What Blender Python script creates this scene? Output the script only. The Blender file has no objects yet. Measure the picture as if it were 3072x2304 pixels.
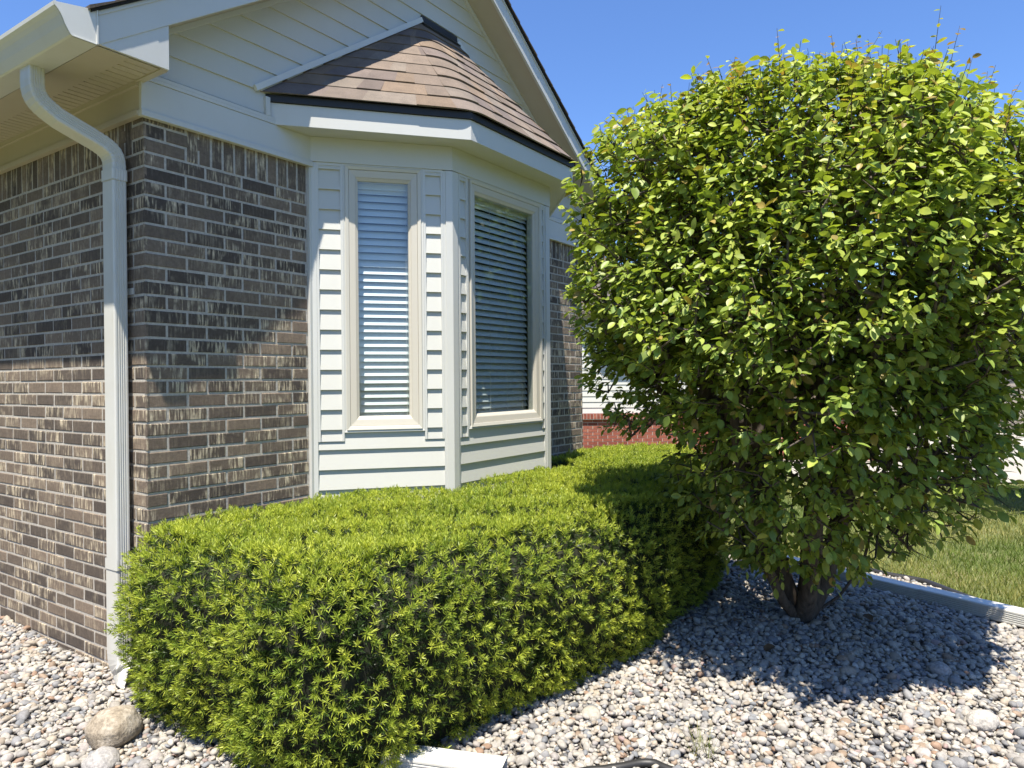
import bpy, math, random
import numpy as np
from mathutils import Vector, Matrix

rng = np.random.default_rng(7)
random.seed(7)
sc = bpy.context.scene

# ------------------------------------------------------------------ camera
CAM = Vector((-1.742, -3.219, 1.336))
CR = Vector((0.5667, -0.8239, -0.0080)).normalized()
CF = Vector((0.8239, 0.5666, -0.0044)).normalized()
CU = CR.cross(CF).normalized()
CR = CF.cross(CU).normalized()
cam_d = bpy.data.cameras.new("camera"); cam = bpy.data.objects.new("camera", cam_d)
sc.collection.objects.link(cam)
cam.matrix_world = Matrix(((CR.x, CU.x, -CF.x, CAM.x), (CR.y, CU.y, -CF.y, CAM.y), (CR.z, CU.z, -CF.z, CAM.z), (0, 0, 0, 1)))
cam_d.lens = 25.17; cam_d.sensor_width = 36; cam_d.sensor_fit = 'HORIZONTAL'
cam_d.clip_start = 0.05; cam_d.clip_end = 3000
sc.camera = cam

# ------------------------------------------------------------------ light
SUN = Vector((-0.537, -0.25, 1.535)).normalized()       # towards the sun
w = bpy.data.worlds.new("World"); sc.world = w; w.use_nodes = True
nt = w.node_tree; bg = nt.nodes["Background"]
sky = nt.nodes.new("ShaderNodeTexSky"); sky.sky_type = 'NISHITA'; sky.sun_disc = False
sky.sun_elevation = math.asin(SUN.z); sky.sun_rotation = math.atan2(SUN.x, SUN.y)
sky.air_density = 1.0; sky.dust_density = 0.3; sky.ozone_density = 2.2
tint = nt.nodes.new("ShaderNodeMix"); tint.data_type = 'RGBA'; tint.blend_type = 'MULTIPLY'; tint.inputs[0].default_value = 1.0; tint.inputs[7].default_value = (.78, 1.0, 1.36, 1)
nt.links.new(sky.outputs[0], tint.inputs[6]); nt.links.new(tint.outputs[2], bg.inputs[0]); bg.inputs[1].default_value = 0.086
sl = bpy.data.lights.new("sun", 'SUN'); sl.energy = 5.0; sl.angle = math.radians(0.5); sl.color = (1.0, 0.935, 0.825)
so = bpy.data.objects.new("sun", sl); sc.collection.objects.link(so)
so.rotation_euler = SUN.to_track_quat('Z', 'Y').to_euler()
sc.view_settings.view_transform = 'Standard'; sc.view_settings.look = 'None'
sc.view_settings.exposure = 0.98; sc.view_settings.gamma = 1.0
sc.cycles.use_denoising = True
sc.cycles.max_bounces = 8; sc.cycles.transparent_max_bounces = 12

# ------------------------------------------------------------------ helpers
def link(o, parent=None):
    sc.collection.objects.link(o)
    if parent: o.parent = parent
    return o

class MB:
    """collects faces; build() makes ONE mesh object"""
    def __init__(s): s.v = []; s.f = []; s.c = []
    def add(s, vs, fs, col=None):
        n = len(s.v); s.v.extend([tuple(p) for p in vs]); s.f.extend([tuple(i + n for i in f) for f in fs])
        s.c.extend([col or (1, 1, 1, 1)] * len(vs))
    def quad(s, a, b, c, d, col=None): s.add([a, b, c, d], [(0, 1, 2, 3)], col)
    def hexa(s, p, col=None):
        s.add(p, [(0, 3, 2, 1), (4, 5, 6, 7), (0, 1, 5, 4), (1, 2, 6, 5), (2, 3, 7, 6), (3, 0, 4, 7)], col)
    def box(s, x0, x1, y0, y1, z0, z1, col=None):
        s.hexa([(x0, y0, z0), (x1, y0, z0), (x1, y1, z0), (x0, y1, z0), (x0, y0, z1), (x1, y0, z1), (x1, y1, z1), (x0, y1, z1)], col)
    def prism(s, poly, d, col=None):
        """poly: list of 3D points, extruded by vector d"""
        n = len(poly); d = Vector(d)
        vs = [Vector(p) for p in poly] + [Vector(p) + d for p in poly]
        fs = [tuple(range(n))[::-1], tuple(range(n, 2 * n))] + [(i, (i + 1) % n, n + (i + 1) % n, n + i) for i in range(n)]
        s.add(vs, fs, col)
    def tube(s, pts, rad, seg=6, col=None, cap=True):
        pts = [Vector(p) for p in pts]; n = len(pts)
        if not hasattr(rad, '__len__'): rad = [rad] * n
        vs = []; up = Vector((0.31, 0.17, 0.93))
        for i, p in enumerate(pts):
            t = (pts[min(i + 1, n - 1)] - pts[max(i - 1, 0)]).normalized()
            a = t.cross(up)
            if a.length < 1e-3: a = t.cross(Vector((1, 0, 0)))
            a.normalize(); b = t.cross(a)
            for k in range(seg):
                an = 2 * math.pi * k / seg
                vs.append(p + (a * math.cos(an) + b * math.sin(an)) * rad[i])
        fs = [(i * seg + k, i * seg + (k + 1) % seg, (i + 1) * seg + (k + 1) % seg, (i + 1) * seg + k) for i in range(n - 1) for k in range(seg)]
        if cap: fs += [tuple(range(seg))[::-1], tuple(range((n - 1) * seg, n * seg))]
        s.add(vs, fs, col)
    def build(s, name, mat, parent=None, smooth=False, bevel=0, recalc=True):
        m = bpy.data.meshes.new(name); m.from_pydata(s.v, [], s.f)
        a = m.color_attributes.new('col', 'FLOAT_COLOR', 'POINT')
        a.data.foreach_set('color', np.array(s.c, dtype=np.float32).ravel())
        m.materials.append(mat)
        o = bpy.data.objects.new(name, m); link(o, parent)
        if recalc:
            import bmesh
            b = bmesh.new(); b.from_mesh(m); bmesh.ops.recalc_face_normals(b, faces=b.faces); b.to_mesh(m); b.free()
        if smooth: m.polygons.foreach_set('use_smooth', [True] * len(m.polygons))
        if bevel:
            md = o.modifiers.new('bevel', 'BEVEL'); md.width = bevel; md.segments = 2; md.limit_method = 'ANGLE'; md.angle_limit = math.radians(40)
        return o

def np_mesh(name, verts, faces, cols, mat, parent=None, smooth=False):
    """verts (N,3), faces (M,k) all the same k, cols (N,4)"""
    m = bpy.data.meshes.new(name); N = len(verts); M, k = faces.shape
    m.vertices.add(N); m.vertices.foreach_set('co', verts.astype(np.float32).ravel())
    m.loops.add(M * k); m.loops.foreach_set('vertex_index', faces.astype(np.int32).ravel())
    m.polygons.add(M); m.polygons.foreach_set('loop_start', np.arange(0, M * k, k, dtype=np.int32))
    if smooth: m.polygons.foreach_set('use_smooth', np.ones(M, dtype=bool))
    m.update(calc_edges=True)
    a = m.color_attributes.new('col', 'FLOAT_COLOR', 'POINT'); a.data.foreach_set('color', cols.astype(np.float32).ravel())
    m.materials.append(mat)
    return link(bpy.data.objects.new(name, m), parent)

def tag(o, label=None, cat=None, kind=None, group=None):
    if label: o['label'] = label
    if cat: o['category'] = cat
    if kind: o['kind'] = kind
    if group: o['group'] = group
    return o
def empty(name, loc, label, cat, group=None):
    o = bpy.data.objects.new(name, None); o.location = loc; link(o); o.empty_display_size = .1
    return tag(o, label, cat, group=group)

class Face:
    """local frame on a wall: t along, n outward, z up"""
    def __init__(s, o, u, n): s.o = Vector(o); s.u = Vector(u).normalized(); s.n = Vector(n).normalized()
    def p(s, t, n, z): return s.o + s.u * t + s.n * n + Vector((0, 0, z))
    def box(s, mb, t0, t1, n0, n1, z0, z1, col=None):
        mb.hexa([s.p(t0, n0, z0), s.p(t1, n0, z0), s.p(t1, n1, z0), s.p(t0, n1, z0), s.p(t0, n0, z1), s.p(t1, n0, z1), s.p(t1, n1, z1), s.p(t0, n1, z1)], col)
    def ring(s, mb, o, i, n0, n1, ni=None, col=None):
        """mitred frame: o,i = (t0,t1,z0,z1) outer and inner; inner edge may sit at another depth ni"""
        ni = n1 if ni is None else ni
        def loop(r, n): return [s.p(r[0], n, r[2]), s.p(r[1], n, r[2]), s.p(r[1], n, r[3]), s.p(r[0], n, r[3])]
        vs = loop(o, n0) + loop(o, n1) + loop(i, ni) + loop(i, n0)
        fs = []
        for a, b in ((0, 4), (4, 8), (8, 12), (12, 0)):
            for k in range(4): fs.append((a + k, a + (k + 1) % 4, b + (k + 1) % 4, b + k))
        mb.add(vs, fs, col)
    def laps(s, mb, t0, t1, z0, z1, zref, e, d=.013, back=0.0, col=None):
        """lap siding between z0..z1, course lines at zref + k*e, butt edge proud by d"""
        k = math.floor((z0 - zref) / e + 1e-6)
        while zref + k * e < z1 - 1e-4:
            a, b = zref + k * e, zref + (k + 1) * e
            za, zb = max(a, z0), min(b, z1)
            na = back + d * (1 - (za - a) / e); nb = back + d * (1 - (zb - a) / e)
            w = random.uniform(-.0006, .0006)
            A, B, Cc, D = s.p(t0, na, za), s.p(t1, na + w, za), s.p(t1, nb, zb), s.p(t0, nb, zb)
            mb.quad(A, B, Cc, D, col)
            mb.quad(s.p(t0, back - .004, za), s.p(t1, back - .004, za), B, A, col)
            k += 1

# ------------------------------------------------------------------ materials
def mat(name): 
    m = bpy.data.materials.new(name); m.use_nodes = True
    return m, m.node_tree.nodes, m.node_tree.links, m.node_tree.nodes['Principled BSDF']
def node(ns, t, **kw):
    n = ns.new('ShaderNode' + t)
    for k, v in kw.items(): setattr(n, k, v)
    return n
def ramp(ns, stops):
    r = ns.new('ShaderNodeValToRGB'); e = r.color_ramp.elements
    while len(e) < len(stops): e.new(0.5)
    for el, (p, c) in zip(e, stops): el.position = p; el.color = (*c, 1) if len(c) == 3 else c
    return r
def noise(ns, ls, co, scale, detail=4, rough=.55, vscale=None):
    n = ns.new('ShaderNodeTexNoise'); n.inputs['Scale'].default_value = scale; n.inputs['Detail'].default_value = detail; n.inputs['Roughness'].default_value = rough
    if vscale:
        mp = ns.new('ShaderNodeMapping'); mp.inputs['Scale'].default_value = vscale; ls.new(co, mp.inputs['Vector']); co = mp.outputs[0]
    ls.new(co, n.inputs['Vector']); return n
def mixc(ns, ls, a, b, f, mode='MIX'):
    m = ns.new('ShaderNodeMix'); m.data_type = 'RGBA'; m.blend_type = mode
    for sock, val in ((m.inputs[0], f), (m.inputs[6], a), (m.inputs[7], b)):
        if hasattr(val, 'links') or hasattr(val, 'is_linked'): ls.new(val, sock)
        elif isinstance(val, (int, float)): sock.default_value = val
        else: sock.default_value = (*val, 1) if len(val) == 3 else val
    return m.outputs[2]
def bump(ns, ls, h, b, strength=.3, dist=.01):
    n = ns.new('ShaderNodeBump'); n.inputs['Strength'].default_value = strength; n.inputs['Distance'].default_value = dist
    ls.new(h, n.inputs['Height']); ls.new(n.outputs[0], b.inputs['Normal']); return n

def paint(name, col, rough=.45, dirt=(.55, .5, .4), amount=.25, grain=0.06):
    m, ns, ls, b = mat(name)
    tc = ns.new('ShaderNodeTexCoord').outputs['Object']
    n1 = noise(ns, ls, tc, 2.2, 5, .6); r1 = ramp(ns, [(.45, (0, 0, 0)), (.8, (1, 1, 1))]); ls.new(n1.outputs[0], r1.inputs[0])
    n2 = noise(ns, ls, tc, 14, 4, .6, (1, 1, .18)); r2 = ramp(ns, [(.5, (0, 0, 0)), (.85, (1, 1, 1))]); ls.new(n2.outputs[0], r2.inputs[0])
    d = ns.new('ShaderNodeMath'); d.operation = 'MULTIPLY_ADD'; ls.new(r1.outputs[0], d.inputs[0]); d.inputs[1].default_value = amount * .6
    d2 = ns.new('ShaderNodeMath'); d2.operation = 'MULTIPLY'; ls.new(r2.outputs[0], d2.inputs[0]); d2.inputs[1].default_value = amount * .5; ls.new(d2.outputs[0], d.inputs[2])
    c = mixc(ns, ls, col, tuple(a * x for a, x in zip(col, dirt)), d.outputs[0])
    ls.new(c, b.inputs['Base Color']); b.inputs['Roughness'].default_value = rough
    n3 = noise(ns, ls, tc, 9, 3, .5); bump(ns, ls, n3.outputs[0], b, grain, .01)
    return m
M_siding = paint('vinyl_siding', (.60, .597, .55), .5, (.8, .76, .66), .16, .05)
M_trim = paint('white_trim', (.62, .62, .585), .4, (.78, .74, .64), .22, .04)
M_soffit = paint('soffit_vinyl', (.52, .46, .36), .5, (.75, .7, .6), .3, .03)
M_sash = paint('window_sash_clay', (.60, .56, .475), .42, (.8, .76, .68), .2, .03)
M_frame = paint('window_frame_clay', (.62, .59, .51), .42, (.8, .76, .68), .2, .03)
M_spout = paint('downspout_metal', (.66, .655, .61), .35, (.66, .58, .42), .55, .08)
M_gutter = paint('gutter_metal', (.68, .68, .64), .35, (.75, .7, .58), .35, .05)
M_blind = paint('blind_slat', (.82, .82, .80), .45, (.85, .83, .78), .1, .0)

def brick_mat(name, lo, hi, streak, mort=None, red=False):
    m, ns, ls, b = mat(name)
    geo = ns.new('ShaderNodeTexCoord').outputs['Object']
    at = node(ns, 'Attribute', attribute_name='col'); sep = ns.new('ShaderNodeSeparateColor'); ls.new(at.outputs['Color'], sep.inputs[0])
    # along-wall coordinate x+y, so one formula serves both walls
    sx = ns.new('ShaderNodeSeparateXYZ'); ls.new(geo, sx.inputs[0])
    ad = ns.new('ShaderNodeMath'); ad.operation = 'ADD'; ls.new(sx.outputs[0], ad.inputs[0]); ls.new(sx.outputs[1], ad.inputs[1])
    cv = ns.new('ShaderNodeCombineXYZ'); ls.new(ad.outputs[0], cv.inputs[0]); ls.new(sx.outputs[2], cv.inputs[2]); ls.new(sep.outputs[1], cv.inputs[1])
    base = mixc(ns, ls, lo, hi, sep.outputs[0])
    n1 = noise(ns, ls, cv.outputs[0], 1, 4, .6, (95, 8, 9)); r1 = ramp(ns, [(.47, (0, 0, 0)), (.60, (1, 1, 1))]); ls.new(n1.outputs[0], r1.inputs[0])
    n2 = noise(ns, ls, cv.outputs[0], 1, 2, .5, (14, 6, 13)); r2 = ramp(ns, [(.38, (0, 0, 0)), (.58, (1, 1, 1))]); ls.new(n2.outputs[0], r2.inputs[0])
    mm = ns.new('ShaderNodeMath'); mm.operation = 'MULTIPLY'; ls.new(r1.outputs[0], mm.inputs[0]); ls.new(r2.outputs[0], mm.inputs[1])
    ms = ns.new('ShaderNodeMath'); ms.operation = 'MULTIPLY'; ls.new(mm.outputs[0], ms.inputs[0]); ls.new(sep.outputs[2], ms.inputs[1])
    c = mixc(ns, ls, base, streak, ms.outputs[0])
    n3 = noise(ns, ls, cv.outputs[0], 1, 5, .7, (60, 20, 60)); r3 = ramp(ns, [(.3, (.62, .62, .62)), (.7, (1.2, 1.2, 1.2))]); ls.new(n3.outputs[0], r3.inputs[0])
    c = mixc(ns, ls, c, r3.outputs[0], .75, 'MULTIPLY')
    ls.new(c, b.inputs['Base Color']); b.inputs['Roughness'].default_value = .9
    n4 = noise(ns, ls, cv.outputs[0], 1, 6, .7, (180, 30, 120)); bump(ns, ls, n4.outputs[0], b, .5, .004)
    return m
M_brick = brick_mat('rug_face_brick', (.080, .063, .052), (.235, .178, .13), (.64, .54, .38))
M_redbrick = brick_mat('red_brick', (.22, .055, .035), (.36, .11, .07), (.40, .16, .10))
m, ns, ls, b = mat('mortar'); M_mortar = m
tc = ns.new('ShaderNodeTexCoord').outputs['Object']; n = noise(ns, ls, tc, 60, 5, .7); r = ramp(ns, [(.3, (.36, .33, .29)), (.7, (.58, .54, .47))]); ls.new(n.outputs[0], r.inputs[0]); ls.new(r.outputs[0], b.inputs['Base Color']); b.inputs['Roughness'].default_value = .95
bump(ns, ls, n.outputs[0], b, .4, .004)

def shingle_mat(name, tone):
    m, ns, ls, b = mat(name)
    tc = ns.new('ShaderNodeTexCoord').outputs['Object']
    at = node(ns, 'Attribute', attribute_name='col')
    n1 = noise(ns, ls, tc, 420, 2, .6); r1 = ramp(ns, [(.25, (.45, .42, .42)), (.5, (.95, .93, .9)), (.78, (1.6, 1.5, 1.35))]); ls.new(n1.outputs[0], r1.inputs[0])
    n2 = noise(ns, ls, tc, 9, 4, .6); r2 = ramp(ns, [(.3, (.75, .74, .74)), (.7, (1.15, 1.12, 1.1))]); ls.new(n2.outputs[0], r2.inputs[0])
    c = mixc(ns, ls, at.outputs['Color'], r1.outputs[0], .85, 'MULTIPLY'); c = mixc(ns, ls, c, r2.outputs[0], .8, 'MULTIPLY')
    c = mixc(ns, ls, c, tone, 1.0, 'MULTIPLY')
    ls.new(c, b.inputs['Base Color']); b.inputs['Roughness'].default_value = .95
    bump(ns, ls, n1.outputs[0], b, .5, .003)
    return m
M_shingle = shingle_mat('asphalt_shingle', (1, 1, 1))
def plain(name, col, rough=.6, metal=0.0):
    m, ns, ls, b = mat(name); b.inputs['Roughness'].default_value = rough; b.inputs['Metallic'].default_value = metal
    tc = ns.new('ShaderNodeTexCoord').outputs['Object']; n = noise(ns, ls, tc, 25, 4, .6)
    c = mixc(ns, ls, tuple(x * .8 for x in col), tuple(min(1, x * 1.2) for x in col), n.outputs[0]); ls.new(c, b.inputs['Base Color'])
    return m
M_black = plain('drip_edge_shade_black', (.018, .017, .017), .55)  # near-black holds the drip edge's shade under the shingles; top flashing shares it
M_edging = plain('black_edging', (.022, .021, .02), .5)
M_room = plain('room_wall', (.35, .33, .30), .9)
M_cord = plain('cord', (.7, .7, .68), .7)
# glass: clear pane, mirror part by Fresnel
m, ns, ls, b = mat('window_glass'); M_glass = m; ns.remove(b)
out = ns['Material Output']; tr = node(ns, 'BsdfTransparent'); tr.inputs[0].default_value = (.80, .86, .86, 1); gl = node(ns, 'BsdfGlossy'); gl.inputs['Roughness'].default_value = .01; gl.inputs[0].default_value = (1, 1, 1, 1)
lw = node(ns, 'LayerWeight'); lw.inputs[0].default_value = .5; pw = node(ns, 'Math', operation='POWER'); ls.new(lw.outputs['Facing'], pw.inputs[0]); pw.inputs[1].default_value = 4.5
fr = node(ns, 'Math', operation='MULTIPLY_ADD'); ls.new(pw.outputs[0], fr.inputs[0]); fr.inputs[1].default_value = .88; fr.inputs[2].default_value = .10; mx = node(ns, 'MixShader')
tc = ns.new('ShaderNodeTexCoord').outputs['Object']; n = noise(ns, ls, tc, 1.6, 2, .4); bp = ns.new('ShaderNodeBump'); bp.inputs['Strength'].default_value = .02; bp.inputs['Distance'].default_value = .05; ls.new(n.outputs[0], bp.inputs['Height']); ls.new(bp.outputs[0], gl.inputs['Normal'])
ls.new(fr.outputs[0], mx.inputs[0]); ls.new(tr.outputs[0], mx.inputs[1]); ls.new(gl.outputs[0], mx.inputs[2]); ls.new(mx.outputs[0], out.inputs[0])

def leaf_mat(name, trans=.35, rough=.4, spec=.4, varscale=30, vein=True):
    m, ns, ls, b = mat(name)
    at = node(ns, 'Attribute', attribute_name='col'); tc = ns.new('ShaderNodeTexCoord').outputs['Object']
    n1 = noise(ns, ls, tc, varscale, 3, .6); r1 = ramp(ns, [(.3, (.78, .80, .75)), (.7, (1.18, 1.15, 1.1))]); ls.new(n1.outputs[0], r1.inputs[0])
    c = mixc(ns, ls, at.outputs['Color'], r1.outputs[0], .9, 'MULTIPLY')
    ls.new(c, b.inputs['Base Color']); b.inputs['Roughness'].default_value = rough; b.inputs['Specular IOR Level'].default_value = spec
    tl = node(ns, 'BsdfTranslucent'); c2 = mixc(ns, ls, c, (1.25, 1.35, .55), 1.0, 'MULTIPLY'); ls.new(c2, tl.inputs[0])
    mx = node(ns, 'MixShader'); mx.inputs[0].default_value = trans
    ls.new(b.outputs[0], mx.inputs[1]); ls.new(tl.outputs[0], mx.inputs[2]); ls.new(mx.outputs[0], ns['Material Output'].inputs[0])
    return m
M_leaf = leaf_mat('shrub_leaf', .28, .45, .4)
M_needle = leaf_mat('yew_needle', .25, .42, .35, 12)
M_grass = leaf_mat('grass_blade', .25, .5, .3, 3)

m, ns, ls, b = mat('bark'); M_bark = m
tc = ns.new('ShaderNodeTexCoord').outputs['Object']; n = noise(ns, ls, tc, 1, 6, .65, (60, 60, 9)); r = ramp(ns, [(.3, (.045, .035, .028)), (.7, (.16, .13, .105))]); ls.new(n.outputs[0], r.inputs[0]); ls.new(r.outputs[0], b.inputs['Base Color']); b.inputs['Roughness'].default_value = .9; bump(ns, ls, n.outputs[0], b, .7, .01)

m, ns, ls, b = mat('river_pebble'); M_peb = m
at = node(ns, 'Attribute', attribute_name='col'); tc = ns.new('ShaderNodeTexCoord').outputs['Object']
n1 = noise(ns, ls, tc, 90, 5, .65); r1 = ramp(ns, [(.28, (.62, .60, .58)), (.6, (1.05, 1.04, 1.02)), (.75, (1.25, 1.22, 1.18))]); ls.new(n1.outputs[0], r1.inputs[0])
c = mixc(ns, ls, at.outputs['Color'], r1.outputs[0], .8, 'MULTIPLY'); ls.new(c, b.inputs['Base Color']); b.inputs['Roughness'].default_value = .75
bump(ns, ls, n1.outputs[0], b, .25, .004)

def ground_mat(name, cols, scale, rough=.95, bs=.4, bd=.02, fine=120):
    m, ns, ls, b = mat(name); tc = ns.new('ShaderNodeTexCoord').outputs['Object']
    n1 = noise(ns, ls, tc, scale, 6, .65); r1 = ramp(ns, [(.3 + .4 * i / (len(cols) - 1), c) for i, c in enumerate(cols)]); ls.new(n1.outputs[0], r1.inputs[0])
    n2 = noise(ns, ls, tc, fine, 3, .6); r2 = ramp(ns, [(.3, (.6, .6, .6)), (.7, (1.3, 1.3, 1.3))]); ls.new(n2.outputs[0], r2.inputs[0])
    c = mixc(ns, ls, r1.outputs[0], r2.outputs[0], .8, 'MULTIPLY'); ls.new(c, b.inputs['Base Color']); b.inputs['Roughness'].default_value = rough
    bump(ns, ls, n2.outputs[0], b, bs, bd); return m
M_lawn = ground_mat('lawn_soil', [(.07, .10, .022), (.12, .14, .04), (.20, .18, .075)], 1.3, .95, .6, .02, 70)
M_bed = ground_mat('bed_soil', [(.05, .043, .036), (.10, .09, .078), (.17, .155, .135)], 14, .95, .6, .02, 60)
M_conc = ground_mat('concrete', [(.33, .30, .255), (.38, .35, .30), (.43, .39, .34)], 1.1, .9, .15, .004, 90)
M_rock = ground_mat('boulder_stone', [(.20, .16, .115), (.30, .25, .185), (.38, .33, .26), (.29, .27, .24)], 9, .85, .5, .01, 70)
M_grey = ground_mat('grey_stone', [(.26, .25, .24), (.36, .34, .32), (.46, .43, .39)], 14, .85, .4, .008, 90)
M_pale = ground_mat('pale_stone', [(.36, .34, .30), (.43, .40, .36), (.50, .47, .42)], 14, .85, .4, .008, 90)

# ------------------------------------------------------------------ terrain
def zg(x, y):
    x = np.asarray(x, float); y = np.asarray(y, float)
    z = -.06 + .14 * np.exp(-((x - 2.3) ** 2 + (y + 2.2) ** 2) / (2 * .75 ** 2)) + .04 * np.clip(y / 1.6, 0, 1) * (x < .5)
    return z - .028 * np.clip(np.hypot(np.clip(x - 3.8, 0, None), np.clip(-y - 6, 0, None)), 0, 14)
def zgf(x, y): return float(zg(x, y))
def grid(name, xs, ys, dz, m, mask=None):
    X, Y = np.meshgrid(xs, ys, indexing='ij'); Z = zg(X, Y) + dz
    v = np.stack([X, Y, Z], -1).reshape(-1, 3); nx, ny = len(xs), len(ys)
    i, j = np.meshgrid(np.arange(nx - 1), np.arange(ny - 1), indexing='ij'); a = (i * ny + j).ravel()
    f = np.stack([a, a + ny, a + ny + 1, a + 1], 1)
    if mask is not None:
        cx = v[f].mean(1); f = f[mask(cx[:, 0], cx[:, 1])]
    return np_mesh(name, v, f, np.ones((len(v), 4)), m, None, True)
far = np.array([-900, -300, -100, -40, -20, -12])
xs = np.concatenate([far, np.arange(-8, 16.01, .25), [18, 22, 30, 45, 80, 200, 500, 900]])
ys = np.concatenate([far, np.arange(-9, 4.01, .25), [5, 8, 12, 20, 40, 100, 300, 900]])
tag(grid('lawn', xs, ys, -.012, M_lawn), 'sunlit mown lawn turning yellow in patches beyond the pebble bed', 'lawn', 'structure')
# gravel bed: west and south of the house, bounded by the black edging
BY = np.array([-4.6, -4.3, -3.5, -3.18, -2.77, -2.46, -2.0, -1.0, 4.0]); BX = np.array([1.8, 2.1, 2.95, 3.31, 3.70, 3.83, 3.88, 4.0, 4.4])
def in_bed(x, y, m=0.0):
    return (x < np.interp(y, BY, BX) - m) & (x > -1.9 + m) & (y > -4.3)
tag(grid('gravel_bed', np.arange(-1.9, 5.01, .05), np.arange(-4.3, 4.01, .05), .0, M_bed, lambda x, y: in_bed(x, y)), 'dark soil of the planting bed under the river pebbles', 'planting bed', 'structure')

# ------------------------------------------------------------------ HOUSE
H = .06517; Z0 = .70; BL = .2032; JT = .0105
def zl(k): return Z0 + (28 - k) * H
W = 4.09; GC = 2.073; DEPTH = 5.2; SL = 2 / 3
house = empty('brick_house', (0, 0, 0), 'dark brick house with white gable siding, a bay window and white gutter', 'house')
FW = Face((0, 0, 0), (1, 0, 0), (0, -1, 0))              # front wall
LW = Face((0, 0, 0), (0, 1, 0), (-1, 0, 0))              # left wall
RWd = Face((W, 0, 0), (0, 1, 0), (1, 0, 0))

def bricks(name, face, spans, parity, soldier_from=None, top_k=-1, bot=-.35, seed=1, corner_at0=True, blen=BL, hh=H, parent=house, m=M_brick, proud=.0, skip_soldier=(0, 0)):
    r = random.Random(seed); mb = MB()
    def brick(t0, t1, z0, z1):
        if t1 - t0 < .012 or z1 - z0 < .008: return
        col = (r.random() ** 1.15, r.random(), r.choice((0.1, .35, .7, 1, 1)), 1)
        p = r.uniform(-.0012, .0014) + proud; bv = .0035; d = -.012
        j = lambda a: r.uniform(-a, a)
        c = [(t0, z0), (t1, z0), (t1, z1), (t0, z1)]
        ci = [(t0 + bv, z0 + bv), (t1 - bv, z0 + bv), (t1 - bv, z1 - bv), (t0 + bv, z1 - bv)]
        o = [face.p(t + j(.0008), -.0024, z + j(.0008)) for t, z in c]; back = [face.p(t, d, z) for t, z in c]
        mid = [face.p(t + (x - t) * .25, p - .0015, z + (y - z) * .25) for (t, z), (x, y) in zip(c, ci)]
        fr = [face.p(t + j(.0012), p + j(.0007), z + j(.0012)) for t, z in ci]
        vs = back + o + mid + fr; fs = [(12, 13, 14, 15)]
        for a in (0, 4, 8):
            for k in range(4): fs.append((a + k, a + (k + 1) % 4, a + 4 + (k + 1) % 4, a + 4 + k))
        mb.add(vs, fs, col)
    nk = 60
    for k in range(top_k, nk):
        z1 = zl(k) - JT / 2; z0 = zl(k + 1) + JT / 2
        if z1 < bot: break
        off = parity(k)                                   # 0: full brick first, 1: half first
        for (a, b_) in spans:
            t = 0.0 if off == 0 else -BL / 2
            while t < b_:
                t0, t1 = max(t, a), min(t + BL, b_)
                lo = t0 + (JT / 2 if t0 > 1e-6 else 0); hi = t1 - JT / 2
                if soldier_from is not None and k < 2 and (t0 >= soldier_from - .02): pass
                else:
                    if t1 > t0 + .015: brick(lo, hi, z0, z1)
                t += BL
    if soldier_from is not None:
        for (a, b_) in spans:
            t = max(a, soldier_from)
            while t < b_ - .01:
                brick(t + JT / 2, min(t + H, b_) - JT / 2, zl(2) + JT / 2, zl(-1) + JT)
                t += H
    return mb.build(name, m, parent, recalc=False)
for i_, sp in enumerate(((0, .925), (3.18, W))): bricks('brick_wall', FW, [sp], lambda k: 0 if k % 2 else 1, BL + .002, seed=3 + i_)
bricks('brick_wall', LW, [(0, DEPTH)], lambda k: 1 if k % 2 else 0, BL / 2, seed=5)
mb = MB()
mb.box(.0021, .94, .0021, .16, -.4, 2.62); mb.box(3.17, W - .0021, .0021, .16, -.4, 2.62); mb.box(.0021, .16, .161, DEPTH, -.4, 2.69)
mb.box(W - .16, W - .0026, .161, DEPTH, -.4, 2.69); mb.box(.16, W - .16, DEPTH - .15, DEPTH, -.4, 2.69); mb.box(.16, W - .16, .30, DEPTH - .15, -.4, .1)
mb.build('mortar_backing', M_mortar, house)
bricks('brick_wall', RWd, [(0, DEPTH)], lambda k: 1 if k % 2 else 0, None, seed=9)

# frieze boards, drip trim, J channels -------------------------------------------------
for xa, xb, ea, eb in ((-.02, .945, .004, 0), (3.233, W + .02, 0, .004)):
    mb = MB(); FW.box(mb, xa, xb, .0, .020, 2.571, 2.712); FW.box(mb, xa - ea, xb + eb, .0, .030, 2.546, 2.571); FW.box(mb, xa - ea / 2, xb + eb / 2, .0, .026, 2.5711, 2.577)
    mb.build('frieze_board', M_trim, house, bevel=.0015)
mb = MB()
LW.box(mb, .0, DEPTH, .0, .020, 2.575, 2.70); LW.box(mb, .0, DEPTH, .0, .030, 2.549, 2.575); LW.box(mb, 0, DEPTH, 0, .034, 2.682, 2.703)
mb.build('frieze_board', M_soffit, house, bevel=.0015)
mb = MB()
FW.box(mb, -.004, W, .0, .024, 2.713, 2.729); FW.box(mb, -.004, W, .018, .024, 2.729, 2.747)
FW.box(mb, .640, .667, .0, .026, 2.747, 2.845)
mb.build('siding_channel', M_trim, house, bevel=.001)
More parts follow.
